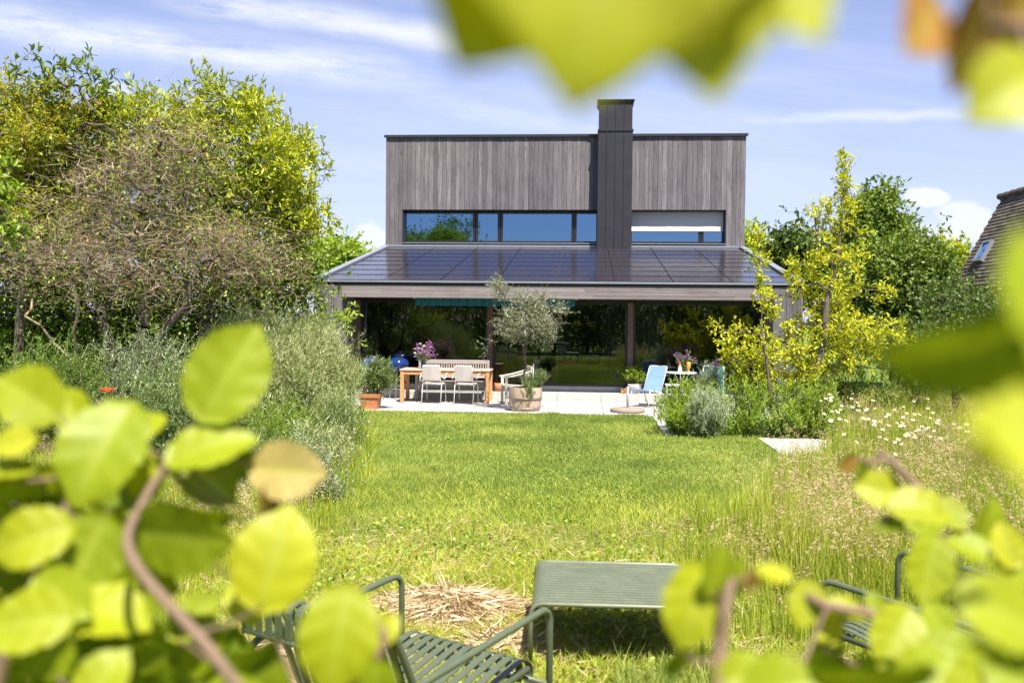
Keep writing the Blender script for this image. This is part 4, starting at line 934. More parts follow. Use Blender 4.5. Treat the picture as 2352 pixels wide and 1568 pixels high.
# --- bare twiggy tree
def bare_tree():
    bt = G(300, 13.4, 0.0); t = thing('bare_twiggy_tree', 'nearly leafless tangled grey tree with orange lichen in front of the left hedge', 'tree', bt)
    E = [px(300, 430, 13.5, 130, 100, 1.1), px(150, 560, 13.3, 120, 90, 1.0), px(540, 580, 13.4, 120, 70, 1.0), px(360, 600, 13.2, 220, 80, 1.0), px(430, 360, 13.6, 80, 90, .7), px(60, 640, 13.3, 60, 50, .6), px(640, 600, 13.6, 50, 40, .5)]
    C = ell(330, E, .25)
    A, B, ra, rb = skeleton([[bt, G(262, 13.4, 1.0), G(232, 13.4, 1.8), G(215, 13.5, 2.8)], [G(310, 13.4), G(345, 13.3, 1.1), G(390, 13.2, 1.8), G(470, 13.3, 2.6)], [G(290, 13.5), G(320, 13.6, 1.4), G(350, 13.6, 2.6), G(400, 13.7, 3.6)], [G(260, 13.3), G(180, 13.1, 1.1), G(60, 13, 1.9)]], C, jit=.3, r0=.0075, powr=.48, lift=-.1)
    m = M(); big = ra > .018; m.segs(A[big], B[big], ra[big], rb[big], 8, rnd=.12); obj('trunk', m, 'bark', t, base=bt)
    m = M(); m.segs(A[~big], B[~big], ra[~big], rb[~big], 5)
    n = 6800; P = C[rng.integers(0, len(C), n)] + rng.normal(size=(n, 3)) * .24; d = ball_dirs(n); d[:, 2] *= .6; L = rng.uniform(.12, .42, (n, 1))
    k1 = P + d * L * .5; k2 = k1 + (d + ball_dirs(n) * .45) * L * .5
    m.segs(P, k1, .0040, .0030, 3); m.segs(k1, k2, .0030, .0014, 3)
    q = k1[::2]; d2 = ball_dirs(len(q)); m.segs(q, q + d2 * rng.uniform(.05, .16, (len(q), 1)), .0026, .0014, 3); obj('twigs', m, 'lichen', t, base=bt)
    P = C[rng.integers(0, len(C), 6500)] + rng.normal(size=(6500, 3)) * .35 + [0, .4, -.15]; P = P[P[:, 2] > .1]; nn_ = len(P); m = M(); m.inst(P, ball_dirs(nn_), ball_dirs(nn_) + [0, 0, 1], .06, .035, *LEAF4); obj('sparse_leaves', m, 'leaf_fresh', t, base=bt)
bare_tree()
# --- leafy twig close at the left edge (mid distance)
E = [px(-12, 430, 6.5, 34, 70, .25), px(-15, 540, 6.5, 30, 50, .2), px(20, 500, 6.5, 18, 25, .1)]
bt = G(-110, 6.6)
plant('edge_shrub', 'leafy shrub reaching into the picture at the left edge', 'shrub', bt, E, [[bt, G(-90, 6.6, 1.2), G(-40, 6.5, 2.2)]], nc=26, spread=.05, nt=4, tl=.12, nl=6, leafL=.06, leafW=.028, tmpl=LEAF6, lm='leaf_fresh', shell=.1, r0=.003)
# --- green sprig in front of the left wing
E = [px(790, 738, 17.2, 34, 18, .2)]; bt = G(700, 17.4)
plant('young_shrub', 'young bright green shrub whose sprig reaches in front of the left wing wall', 'shrub', bt, E + [px(735, 745, 17.3, 30, 20, .2)], [[bt, G(710, 17.4, 1.2), G(740, 17.3, 1.7)]], nc=26, spread=.07, nt=3, tl=.16, nl=6, leafL=.09, leafW=.045, lm='leaf_fresh', shell=.1, r0=.003)

# --- silvery shrubs on the left
for i, (u, v, D, ru, rv, lab) in enumerate([(712, 815, 16.2, 55, 52, 'feathery silver leaved shrub beside the left end of the terrace'), (590, 800, 14.2, 80, 52, 'wide grey green narrow leaved shrub below the bare tree'), (640, 880, 13.6, 105, 75, 'pale silvery shrub leaning over the left edge of the lawn'), (765, 875, 16.6, 34, 34, 'small silvery shrub next to the potted oleander')]):
    b = G(u, D); c, r = px(u, v, D, ru, rv, .75); c = (c[0], c[1], max(c[2], .1))
    tuft('silver_shrub', lab, 'shrub', b, [(c, r), ((c[0], c[1], c[2] * .5), (r[0] * .8, .6, c[2] * .5))], 300, .2, .095, .010, 12, 'leaf_silver', 'silvery shrubs left of the lawn', nt=4, up=1.7, tl=.36, splay=.75, spread=.15)
for u, v, D, ru, rv, lab, lm_ in [(330, 845, 12.5, 110, 60, 'dull green needle leaved shrub below the trunk of the bare tree', 'leaf_olive'), (420, 930, 10.8, 110, 60, 'low mixed shrub behind the poppy', 'leaf_oleander'), (120, 870, 11.5, 130, 65, 'low shrub at the left below the trees', 'leaf_mid')]:
    b = G(u, D); c, r = px(u, v, D, ru, rv, .7); c = (c[0], c[1], max(c[2], .1))
    tuft('low_shrub', lab, 'shrub', b, [(c, r), ((c[0], c[1], c[2] * .4), (r[0] * .9, .6, c[2] * .5))], 300, .2, .05, .012, 12, lm_, 'low shrubs on the left', nt=4, up=1.1, tl=.26, splay=.7, spread=.1)
b = G(775, 18.0); c, r = px(775, 868, 18, 34, 26, .4)
tuft('rose_bush', 'low bush with pale pink blossoms left of the terracotta pot', 'shrub', b, [(c, r), ((c[0], c[1], .3), (r[0], .3, .25))], 90, .12, .05, .03, 7, 'leaf_fresh', nt=3, flowers=('pink', 70, .045, .01))

for u, v, D, ru, rv, lm_, lab in [(770, 1000, 12.6, 55, 50, 'leaf_oleander', 'feathery green herb clump at the left lawn edge beside violet flowers'), (735, 1060, 11.0, 70, 55, 'leaf_silver', 'pale grey green herb clump leaning over the left lawn edge'), (700, 1140, 9.4, 75, 55, 'leaf_olive', 'brownish green herb clump at the lower end of the left border'), (600, 1100, 9.8, 90, 70, 'leaf_oleander', 'tall green herb clump inside the left border'), (640, 1000, 11.6, 80, 50, 'leaf_fresh', 'fresh green herbs between the silvery shrub and the lawn'), (768, 945, 15.4, 34, 26, 'leaf_silver', 'grey green sprigs between the silvery shrubs and the terracotta pot')]:
    b = G(u, D); c, r = px(u, v, D, ru, rv, .45); c = (c[0], c[1], max(c[2], .12))
    tuft('herb_clump', lab, 'plant', b, [(c, r), ((c[0], c[1], c[2] * .5), (r[0] * .95, .4, c[2] * .5))], 150, .2, .055, .010, 11, lm_, 'herb clumps along the left border', nt=4, up=1.3, tl=.24, splay=.8, spread=.1)
# --- right: magnolia
D = 16.7
E = [px(1905, 640, D, 72, 90, .7), px(1925, 500, D, 42, 55, .4), px(1937, 410, D, 8, 50, .08), px(1868, 500, D, 22, 55, .25), px(2025, 680, D, 26, 20, .3), px(1900, 790, D, 115, 80, .8), px(1990, 780, D, 85, 50, .7), px(1770, 700, D, 18, 45, .2), px(1746, 590, D, 5, 60, .06),
     px(1720, 800, D - .3, 80, 50, .5), px(1800, 850, D - .2, 120, 55, .7), px(1660, 770, D, 25, 32, .2), px(1975, 560, D, 14, 45, .2), px(1828, 640, D, 24, 50, .3)]
bt = G(1822, 16.2)
plant('magnolia', 'large yellow leaved magnolia shrub in front of the right wing of the house', 'shrub', bt, E, [[bt, G(1850, 16.2, .45), G(1885, 16.2, 1.3), G(1900, 16.2, 2.2), G(1925, 16.5, 3.4), tuple(at(1938, 420, 16.7)), tuple(at(1940, 352, 16.7))], [G(1815, 16.1), G(1775, 16.0, .7), G(1752, 16.1, 1.6), tuple(at(1747, 640, 16.2)), tuple(at(1743, 530, 16.2))], [G(1835, 16.3), G(1900, 16.3, .9), G(1970, 16.3, 1.6)]],
      nc=520, spread=.05, nt=4, tl=.13, nl=6, leafL=.084, leafW=.037, tmpl=LEAFO, lm='leaf_magnolia', bark='bark', shell=.15, r0=.0042, up=.6, splay=.8, powr=.42,
      extra=np.array([tuple(at(1938 + rng.uniform(-1, 1) * (v - 340) * .09, v, 16.7)) for v in range(355, 470, 7)] + [tuple(at(1744 + rng.uniform(-4, 5), v, 16.2)) for v in range(525, 700, 10)]))
# --- right bed perennials
bed = [(1580, 935, 16.4, 62, 56, 'leaf_fresh', 'bright green leafy perennials at the corner of the flower bed by the path'), (1690, 935, 16.0, 70, 52, 'leaf_fresh', 'green leafy perennials in the middle of the flower bed under the magnolia'), (1780, 945, 15.9, 70, 50, 'leaf_fresh', 'darker green perennials in the bed left of the path slab'), (1870, 935, 16.0, 70, 55, 'leaf_fresh', 'leafy perennials below the trunk of the magnolia'), (1960, 890, 17.5, 90, 60, 'leaf_mid', 'tall green perennials right of the magnolia trunk'), (1560, 965, 15.9, 40, 30, 'leaf_fresh', 'low sprigs spilling over the path at the bed corner')]
for u, v, D, ru, rv, lm_, lab in bed:
    b = G(u, D); c, r = px(u, v, D, ru, rv, .5); c = (c[0], c[1], max(c[2], .15))
    tuft('perennial_clump', lab, 'plant', b, [(c, r), ((c[0], c[1] - .1, c[2] * .5), (r[0] * .95, .5, c[2] * .55))], [80, 105, 65, 90][rng.integers(4)], .2, .085, .020, 10, lm_, 'perennials in the right flower bed', nt=4, up=1.8, tl=.22, splay=.7, spread=.07)
for u, v, D, ru, rv, lab in [(1622, 945, 15.5, 44, 46, 'silvery feathery artemisia at the front of the flower bed'), (1628, 880, 17.2, 24, 36, 'silvery artemisia shoots rising behind the bright green perennials')]:
    b = G(u, D); c, r = px(u, v, D, ru, rv, .28)
    tuft('artemisia', lab, 'plant', b, [(c, r), ((c[0], c[1], c[2] * .5), (r[0] * .8, .2, c[2] * .5))], 150, .15, .035, .008, 14, 'leaf_artemisia', 'artemisia plants', nt=4, up=1.2, tl=.16, splay=.9, spread=.05)
for u, v, D, ru, rv, lab in [(1648, 872, 18.2, 24, 30, 'violet flowers beside the teal chair'), (1700, 850, 18, 28, 22, 'violet flowers in the middle of the bed behind magnolia twigs')]:
    b = G(u, D); c, r = px(u, v, D, ru, rv, .2)
    tuft('violet_flowers', lab, 'flowers', b, [(c, r), ((c[0], c[1], c[2] * .6), (r[0] * .8, .2, c[2] * .4))], 26, .15, .08, .015, 6, 'leaf_mid', 'violet flowering plants', nt=2, up=1.8, tl=.16, flowers=('violet', 34, .05, .0))
t = tuft('violet_flowers', 'potted purple flowers on the bistro table behind the goblet', 'flowers', (TX + .06, TY + .14, .742), [((TX + .08, TY + .14, .98), (.2, .08, .1))], 30, .1, .05, .02, 5, 'leaf_fresh', 'violet flowering plants', nt=2, tl=.08, flowers=('violet', 46, .035, .01))

# --- trees behind the house and the right garden
def bgtree(label, D, blobs, u0, nc, L=.2, lm='leaf_dark', bark='darkbark', nt=7, tl=.5, nl=7, spread=.3, shell=.35):
    E = [px(u, v, D, ru, rv, rd) for u, v, ru, rv, rd in blobs]; bt = G(u0, D); top = max(e[0][2] for e in E)
    plant('background_tree', label, 'tree', bt, E, [[bt, G(u0 + 2, D, top * .35), G(u0 - 3, D, top * .75)]], nc=nc, spread=spread, nt=nt, tl=tl, nl=nl, leafL=L, leafW=L * .55, lm=lm, bark=bark, shell=shell, r0=.02, group='trees behind the gardens')
bgtree('tall round green oak rising behind the yellow magnolia', 40, [(2005, 495, 30, 30, 1.2), (2060, 545, 24, 24, 1.0), (1980, 545, 30, 34, 1.2), (2030, 570, 36, 24, 1.2), (2025, 465, 16, 12, .7)], 2030, 260, .22, lm='leaf_mid', shell=.5)
bgtree('dark round tree directly right of the house roof', 34, [(1810, 565, 30, 34, 1.2), (1840, 620, 50, 45, 1.4), (1780, 615, 20, 35, 1.0), (1900, 640, 60, 50, 1.5)], 1820, 220, .2)
bgtree('broad dark green tree between magnolia and the neighbouring house', 28, [(2060, 650, 90, 70, 1.6), (2120, 620, 60, 55, 1.4), (1990, 700, 80, 60, 1.4), (2130, 710, 80, 60, 1.3), (2000, 620, 50, 40, 1.2)], 2070, 420, .15, lm='leaf_mid', tl=.45, spread=.28)
bgtree('light green bushy tree right against the neighbouring roof edge', 45, [(2170, 590, 18, 18, 1.2), (2135, 610, 24, 18, 1.2), (2200, 620, 30, 22, 1.2)], 2170, 110, .22, lm='leaf_yellowgreen')
bgtree('small tree top showing just right of the upper wall', 48, [(1716, 545, 10, 24, .6), (1722, 580, 22, 34, .8)], 1720, 40, .25, lm='leaf_fresh')
bgtree('light green trees far behind, left of the lean to roof', 44, [(745, 590, 34, 34, 2), (795, 590, 30, 26, 1.6), (700, 610, 50, 40, 2), (770, 620, 60, 30, 2)], 760, 170, .26, lm='leaf_fresh')
E = [px(2230, 780, 18, 110, 90, 1), px(2100, 790, 20, 70, 60, .8), px(2360, 800, 17, 110, 110, 1), px(2180, 700, 22, 60, 50, .8)]; bt = G(2200, 19)
plant('dark_bush', 'dark bush at the far right below the neighbouring roof', 'shrub', bt, E, [[bt, G(2200, 19, .9)], [G(2100, 20), G(2100, 20, .9)], [G(2340, 17.5), G(2340, 17.5, .9)]], nc=300, spread=.22, nt=7, tl=.28, nl=8, leafL=.09, leafW=.05, lm='leaf_dark', shell=.1)
# --- hedge and trees behind the viewer (they mirror in the glass)
bx = [(-7.2, -9.5, 3.6, 1.8, 'broad tree behind the viewer filling the left of the reflection'), (-1.8, -9.8, 3.6, 1.9, 'broad tree behind the viewer filling the middle of the reflection'), (3.2, -9.6, 3.6, 1.9, 'broad tree behind the viewer filling the right of the reflection'), (8, -9.8, 3.4, 1.9, 'broad tree behind the viewer beyond the right of the reflection'), (-9.5, -7.5, 3.2, 4.6, 'tall tree behind the viewer reflected in the left upper window'), (-4.2, -6.5, 2.3, 2.0, 'bushy tree behind the viewer mirrored in the left glass doors'), (0.2, -7.2, 2.4, 2.3, 'dense tree behind the viewer mirrored in the middle glass door'), (4.6, -6.6, 2.4, 2.2, 'bushy tree behind the viewer mirrored in the right glass door'), (9.5, -7, 2.6, 2.4, 'tree behind the viewer at the far right of the reflection'), (-14.5, -6.5, 2.6, 2.6, 'tree behind the viewer at the far left of the reflection')]
for x, y, rx_, h, lab in bx:
    bt = (x, y, 0)
    plant('garden_tree', lab, 'tree', bt, [((x, y, h * .95), (rx_, 1.3, h)), ((x + .5, y + .4, h * 1.3), (rx_ * .6, 1, h * .7))], [[bt, (x, y, h * .5), (x + .1, y, h)]], nc=260, spread=.35, nt=6, tl=.4, nl=7, leafL=.15, leafW=.09, lm='leaf_mid', shell=.45, r0=.008, group='trees behind the viewer')
# ---------------------------------------------------------------- grass
YL = [4.0, 6, 8, 9.75, 11, 13, 15, 17, 18.92]; XLl = [-2.4, -2.3, -2.24, -2.5, -2.67, -3.1, -3.6, -4.25, -4.75]
YR_ = [4.0, 6, 8, 9, 10, 11.2, 13, 14.2, 15.7, 15.72, 18.92]; XRr = [1.15, .55, .55, .9, 1.35, 1.9, 2.5, 2.8, 2.85, 1.34, 1.34]
def lawn_x(y): return np.interp(y, YL, XLl), np.interp(y, YR_, XRr)
def scatter(n, x0, x1, y0, y1, p=1.0):
    "denser near the camera by power p"
    y = y0 + (y1 - y0) * rng.random(n) ** p; x = rng.uniform(x0, x1, n); return np.stack([x, y, np.full(n, -.03)], 1)
def frust(n, y0, y1, u0=-60, u1=2420, p=1.2):
    y = y0 + (y1 - y0) * rng.random(n) ** p; u = rng.uniform(u0, u1, n); x = (u - 1342) / FPX * y; return np.stack([x, y, np.full(n, -.03)], 1)
def vnoise(P, s, seed=0):
    r = np.random.default_rng(seed); g = r.random((64, 64)); x = P[:, 0] / s + 20.3; y = P[:, 1] / s + 3.7
    i = np.floor(x).astype(int); j = np.floor(y).astype(int); fx_ = x - i; fy_ = y - j; fx_ = fx_ * fx_ * (3 - 2 * fx_); fy_ = fy_ * fy_ * (3 - 2 * fy_)
    a = g[i % 64, j % 64]; b = g[(i + 1) % 64, j % 64]; c_ = g[i % 64, (j + 1) % 64]; d = g[(i + 1) % 64, (j + 1) % 64]
    return (a * (1 - fx_) + b * fx_) * (1 - fy_) + (c_ * (1 - fx_) + d * fx_) * fy_
def lean(n, s): a = rng.random(n) * 6.283; q = rng.random(n) * s; return np.stack([np.cos(a) * q, np.sin(a) * q, np.zeros(n)], 1)
# mown lawn
P = frust(260000, 7.6, 18.94, 560, 1980, 1.0); lx, rx_ = lawn_x(P[:, 1]); edge = rng.normal(size=len(P)) * .06
ok = (P[:, 0] > lx + edge) & (P[:, 0] < rx_ + np.where(P[:, 1] > 15.7, -.03, edge * 3)); P = P[ok]
h = (.035 + .03 * rng.random(len(P))) * (1 + .5 * (vnoise(P, .5, 2) > .6)); far = P[:, 1] / 14
near = np.clip((9.5 - P[:, 1]) / 2.5, 0, 1); h = h + near * .05 * vnoise(P, .3, 3)
r = np.clip(vnoise(P, 1.1, 4) * .65 + vnoise(P, .25, 5) * .3 - .12 + rng.random(len(P)) * .3 + near * .1, 0, 1)
m = M(); m.blades(P, h, lean(len(P), .035), .006 + .004 * far, r); tag(obj('lawn_grass', m, 'leaf_grass'), 'short mown lawn stretching from the terrace towards the low table', 'grass', kind='stuff')
# clover leaves in the lawn
P = frust(22000, 5.0, 18.8, 560, 1980, 1.1); lx, rx_ = lawn_x(P[:, 1]); P = P[(P[:, 0] > lx) & (P[:, 0] < rx_) & (vnoise(P, .7, 9) + .3 * vnoise(P, .15, 10) > .72)]; P[:, 2] += .045 + .02 * rng.random(len(P))
m = M(); n = len(P); m.inst(P, lean(n, 1) + [0, 0, .15], ball_dirs(n) * .5 + [0, 0, 1], .026, .02, *LEAF4); tag(obj('clover', m, 'leaf_grass'), 'clover leaves scattered through the lawn', 'clover', kind='stuff')
# rough mown grass in the foreground
P = frust(300000, 2.6, 11.5, -60, 2420, 1.25); k = (P[:, 1] < 7.2 + 4.2 * rng.random(len(P)) ** 1.6); P = P[k]
hay = lambda P: np.maximum.reduce([np.exp(-(((P[:, 0] - x) / a) ** 2 + ((P[:, 1] - y) / b) ** 2)) for x, y, a, b, q in HAY])
HAY = [(-.85, 5.95, .42, .30, .15), (-1.80, 4.75, .40, .35, .13), (-.48, 5.30, .22, .28, .07), (-1.25, 5.2, .3, .22, .06)]
hv = hay(P); P = P[rng.random(len(P)) > hv * .93]; nz = vnoise(P, .35, 12); h = .05 + .10 * nz * rng.random(len(P)) + .05 * rng.random(len(P))
tt = np.abs(P[:, 0] - .2) < .42; tt &= (P[:, 1] > 4.9) & (P[:, 1] < 5.9); h[tt] *= .9
r = np.clip(vnoise(P, .5, 13) * .45 + rng.random(len(P)) * .62, 0, 1)
m = M(); m.blades(P, h, lean(len(P), .17), .0062, r); tag(obj('rough_grass', m, 'leaf_rough'), 'rough cut yellowish grass round the low table and lounge chairs', 'grass', kind='stuff')
P = frust(34000, 2.8, 8.6, -60, 2420, 1.2); P[:, 2] += .03 + .06 * rng.random(len(P)); n = len(P)
m = M(); m.inst(P, lean(n, 1) + rng.normal(size=(n, 3)) * [0, 0, .12], ball_dirs(n) * .6 + [0, 0, 1], rng.uniform(.05, .14, n), .004, *SLIM); tag(obj('dry_clippings', m, 'leaf_straw'), 'dry grass clippings lying loose in the rough grass', 'clippings', kind='stuff')
P = frust(9000, 3.0, 8.6, 560, 2000, 1.2); P = P[vnoise(P, .4, 22) > .5]; P[:, 2] += .05 + .05 * rng.random(len(P)); n = len(P)
m = M(); m.inst(P, lean(n, 1) + [0, 0, .3], ball_dirs(n) * .5 + [0, 0, 1], .04, .03, *LEAF6); tag(obj('weeds', m, 'leaf_fresh'), 'small broad weed leaves between the rough grass', 'weeds', kind='stuff')
# hay
pts = []
for x, y, a, b, q in HAY:
    n = int(85000 * a * b) + 5000; g = rng.normal(size=(n, 2)) * .62; p = np.stack([x + g[:, 0] * a, y + g[:, 1] * b, np.zeros(n)], 1); p[:, 2] = -.02 + q * np.exp(-(g ** 2).sum(1)) * rng.random(n) ** .5 + .03 * rng.random(n); pts.append(p)
P = np.concatenate(pts); n = len(P); T = ball_dirs(n) * [1, 1, .09]; m = M(); m.inst(P, T, ball_dirs(n) * .7 + [0, 0, .9], rng.uniform(.08, .22, n), .0021, *SLIM)
tag(obj('hay', m, 'leaf_straw'), 'heaps of dry mown hay lying beside the left lounge chair', 'hay', kind='stuff')
# tall tufts by the table
P = scatter(2600, .2, .75, 4.1, 4.9); P = P[vnoise(P, .12, 31) > .5]; m = M(); m.blades(P, .10 + .16 * rng.random(len(P)), lean(len(P), .12), .006); tag(obj('grass_tuft', m, 'leaf_grass'), 'taller fresh grass tufts in front of the low table', 'grass', kind='stuff')
# meadow right
def meadow(name, label, P, h0, h1, dens_rnd, lm='leaf_meadow', seeds=.12, wd=.0065):
    n = len(P); h = h0 + (h1 - h0) * rng.random(n) ** 1.3 * (.6 + .7 * vnoise(P, .8, 41)); le = lean(n, .28) * h[:, None]
    r = np.clip(rng.random(n) * .6 + vnoise(P, 1.1, 42) * .4, 0, 1); m = M(); m.blades(P, h, le, wd * (1 + P[:, 1] / 22), r); tag(obj(name, m, lm), label, 'meadow', kind='stuff')
    s = rng.random(n) < seeds * 2 * np.clip(vnoise(P, .7, 47) * 2 - .6, 0, 1) * (h > h0 + .35 * (h1 - h0)); q = np.nonzero(s)[0]
    st = P[q]; hh = h[q] * 1.22 + .05; le2 = lean(len(q), .3) * hh[:, None]; m2 = M(); m2.blades(st, hh, le2, .004, rng.random(len(q)))
    tip = st + np.array([[0, 0, 1.]]) * hh[:, None] * .96 + le2; K = 9; d = le2 / np.maximum(np.linalg.norm(le2, axis=1, keepdims=True), 1e-6)
    t = np.tile(np.arange(K) / K, len(q))[:, None]; B = np.repeat(tip, K, 0); dd = np.repeat(d, K, 0)
    PP = B + dd * t * .07 + np.array([[0, 0, 1.]]) * (.02 - .08 * t ** 1.6 + .02) + rng.normal(size=B.shape) * .006
    m2.inst(PP, dd + ball_dirs(len(PP)) * .7 + [0, 0, -.1], ball_dirs(len(PP)), .028, .006, *SLIM, mi=1)
    tag(obj(name.replace('grass', 'seed_stalks'), m2, ['leaf_meadow', 'leaf_seed']), label.replace('grass', 'seed stalks'), 'grass stalks', kind='stuff')
P = frust(75000, 5.4, 16.6, 1380, 2440, 1.15); lx, rx_ = lawn_x(P[:, 1]); dx = P[:, 0] - rx_ - (vnoise(P, .6, 44) - .5) * 1.0
pathk = ((P[:, 0] > 2.8) & (P[:, 0] < 3.8) & (P[:, 1] > 13.6)) | ((P[:, 0] > 3.7) & (P[:, 0] < 6.8) & (P[:, 1] > 14.8) & (P[:, 1] < 15.6))
P = P[(dx > .12) & (rng.random(len(P)) < np.clip(dx * 1.1, .1, 1)) & ~pathk & ~((P[:, 0] < 2.85) & (P[:, 1] > 15.4)) & ~((np.abs(P[:, 0] - 1.3) < .8) & (P[:, 1] < 5.5))]
fade = np.clip((P[:, 0] - lawn_x(P[:, 1])[1]) * .55, .2, 1)
meadow('meadow_grass', 'tall meadow grass on the right with pinkish seed heads', P[fade > .45], .24, .68, 0, seeds=.19)
meadow('fringe_grass', 'half tall grass fringe between lawn and meadow', P[fade <= .45], .10, .36, 0, seeds=.1)
P = frust(60000, 4.6, 15.5, -60, 900, 1.1); lx, _ = lawn_x(P[:, 1]); P = P[(P[:, 0] < lx - .1 + (vnoise(P, .5, 51) - .5) * .7)]
meadow('border_grass', 'tall mixed grass in the wild border left of the lawn', P, .10, .42, 0, seeds=.09, lm='leaf_rough')
P = frust(5000, 9.5, 18, 560, 860, 1); lx, _ = lawn_x(P[:, 1]); P = P[(P[:, 0] < lx + .1) & (P[:, 0] > lx - 1.3)]; m = M(); n = len(P); m.blades(P, .15 + .45 * rng.random(n) ** 2, lean(n, .40) + [.14, -.06, 0], .006); tag(obj('overhanging_grass', m, 'leaf_fresh'), 'arching green grass leaning over the left lawn edge', 'grass', kind='stuff')
P = frust(20000, 15.5, 24, 1560, 2500, 1); P = P[(P[:, 0] > 3.9)]; P = P[~((P[:, 1] > 18.8) & (P[:, 0] < 6))]
m = M(); n = len(P); m.blades(P, .2 + .3 * rng.random(n), lean(n, .2), .012); tag(obj('bed_grass', m, 'leaf_rough'), 'grass and herbs filling the bed behind the daisies', 'grass', kind='stuff')

# ---------------------------------------------------------------- flowers
def flower_kind(name, label, cat, group, build, pts):
    first = None
    for p in pts:
        if first is None:
            o = thing(name, label, cat, p, rng.uniform(-.3, .3), group)
            for pn, mm, mat in build(): obj(pn, mm, mat, o)
            first = o
        else:
            o = copy_tree(first); o.location = p; o.rotation_euler = (rng.uniform(-.12, .12), rng.uniform(-.12, .12), rng.uniform(-.6, .6) if name == 'daisy' else rng.uniform(0, 6.28)); s = rng.uniform(.85, 1.15); o.scale = (s, s, s)
def daisy():
    a = M(); a.segs([(0, 0, 0), (.02, 0, .3)], [(.02, 0, .3), (.0, 0, .55)], .0022, .002, 4)
    b = M(); n = 15; th = np.arange(n) * 2 * np.pi / n; d = np.stack([np.cos(th), np.sin(th), np.full(n, .12)], 1) @ rotx(.55).T; b.inst(np.repeat([(0, 0, .555)], n, 0), d, np.repeat([(0, -.52, .85)], n, 0), .027, .012, *LEAF4)
    c = M(); c.lathe([(.0, .014), (.007, .012), (.011, .003), (0, -.004)], k=10); c.v = [c.v[0] @ rotx(.55).T + np.array([0, 0, .556])]; return [('stem', a, 'stem'), ('petals', b, 'petalw'), ('flower_centre', c, 'pollen')]
pts = []
for u0, u1, v0, v1, n in [(1880, 2000, 905, 960, 22), (2000, 2150, 915, 990, 26), (2060, 2290, 940, 1020, 34), (1960, 2090, 985, 1060, 8), (1890, 1990, 940, 1020, 10)]:
    for _ in range(n):
        u, v = rng.uniform(u0, u1), rng.uniform(v0, v1); D = FPX * 1.3 / (v - 738.5); pts.append((gx(u, D), D, rng.uniform(.06, .16)))
flower_kind('daisy', 'white ox eye daisy in the crowd of daisies in the right meadow', 'daisy', 'daisies in the right meadow', daisy, pts)
def small_flower(mat, r, h, n=12):
    def f():
        a = M(); a.segs([(0, 0, 0)], [(0, 0, h)], .002, .0016, 4); b = M(); bloom(b, np.array([0, 0, h]), r, n); return [('stem', a, 'stem'), ('petals', b, mat)]
    return f
def pf(L, h): return [(gx(u, D), D, at(u, v, D).z - h) for u, v, D in L]
flower_kind('pink_wildflower', 'small magenta wildflower in the left border', 'flower', 'magenta wildflowers on the left', small_flower('magenta', .018, .5), pf([(663, 1018, 10), (486, 1214, 7.0), (512, 1217, 7.0), (456, 1142, 8), (620, 1040, 10), (480, 1146, 8), (700, 1000, 11)], .5))
flower_kind('violet_wildflower', 'small violet blue wildflower beside the left lawn edge', 'flower', 'violet wildflowers by the lawn edge', small_flower('violet', .018, .45), pf([(845, 973, 13), (838, 980, 13), (770, 1040, 11), (785, 1035, 11), (815, 1050, 11), (825, 1068, 11), (800, 1060, 10.6), (425, 1015, 9.5), (880, 905, 16), (440, 1020, 9.5), (835, 1105, 10)], .45))
flower_kind('clover_flower', 'pale pink clover flower standing in the right meadow', 'flower', 'pink clover flowers in the meadow', small_flower('pink', .022, .45), pf([(1930, 1160, 8.6), (1975, 1140, 8.8), (2105, 1222, 7.6), (2240, 1110, 9), (2000, 1105, 9.2)], .45))
flower_kind('yellow_wildflower', 'small yellow wildflower in the right meadow', 'flower', 'yellow wildflowers', small_flower('pollen', .014, .5), pf([(2100, 985, 12), (2055, 945, 13), (2010, 900, 14), (1930, 1000, 11), (2130, 960, 12), (2230, 1000, 11), (2030, 975, 12), (560, 1150, 8)], .5))
def poppy(p, label):
    p = Vector(p); t = thing('poppy', label, 'poppy', (p.x, p.y, 0), 0, 'red poppies'); h = p.z
    m = M(); m.segs([(0, 0, 0), (.03, 0, h * .6)], [(.03, 0, h * .6), (0, 0, h)], .0025, .002, 5); obj('stem', m, 'stem', t)
    for k in range(5):
        a = k * 1.257 + .3; m = M(); n = 7; vs = []
        for i in range(n):
            for j in range(n):
                s_, q = (i / (n - 1) - .5) * 1.5, j / (n - 1); r_ = .055 * q; z = .03 * q ** .7 + .006 * math.sin(s_ * 9 + k) * q
                vs.append((r_ * math.cos(a + s_ * .75), r_ * math.sin(a + s_ * .75), h + z))
        m.add(vs, np.array([(i * n + j, (i + 1) * n + j, (i + 1) * n + j + 1, i * n + j + 1) for i in range(n - 1) for j in range(n - 1)])); obj('petal', m, 'poppy', t, True)
poppy(at(247, 901, 7.2), 'red poppy standing alone in the left border'); poppy(at(-4, 885, 7), 'red poppy at the very left edge behind hazel leaves')
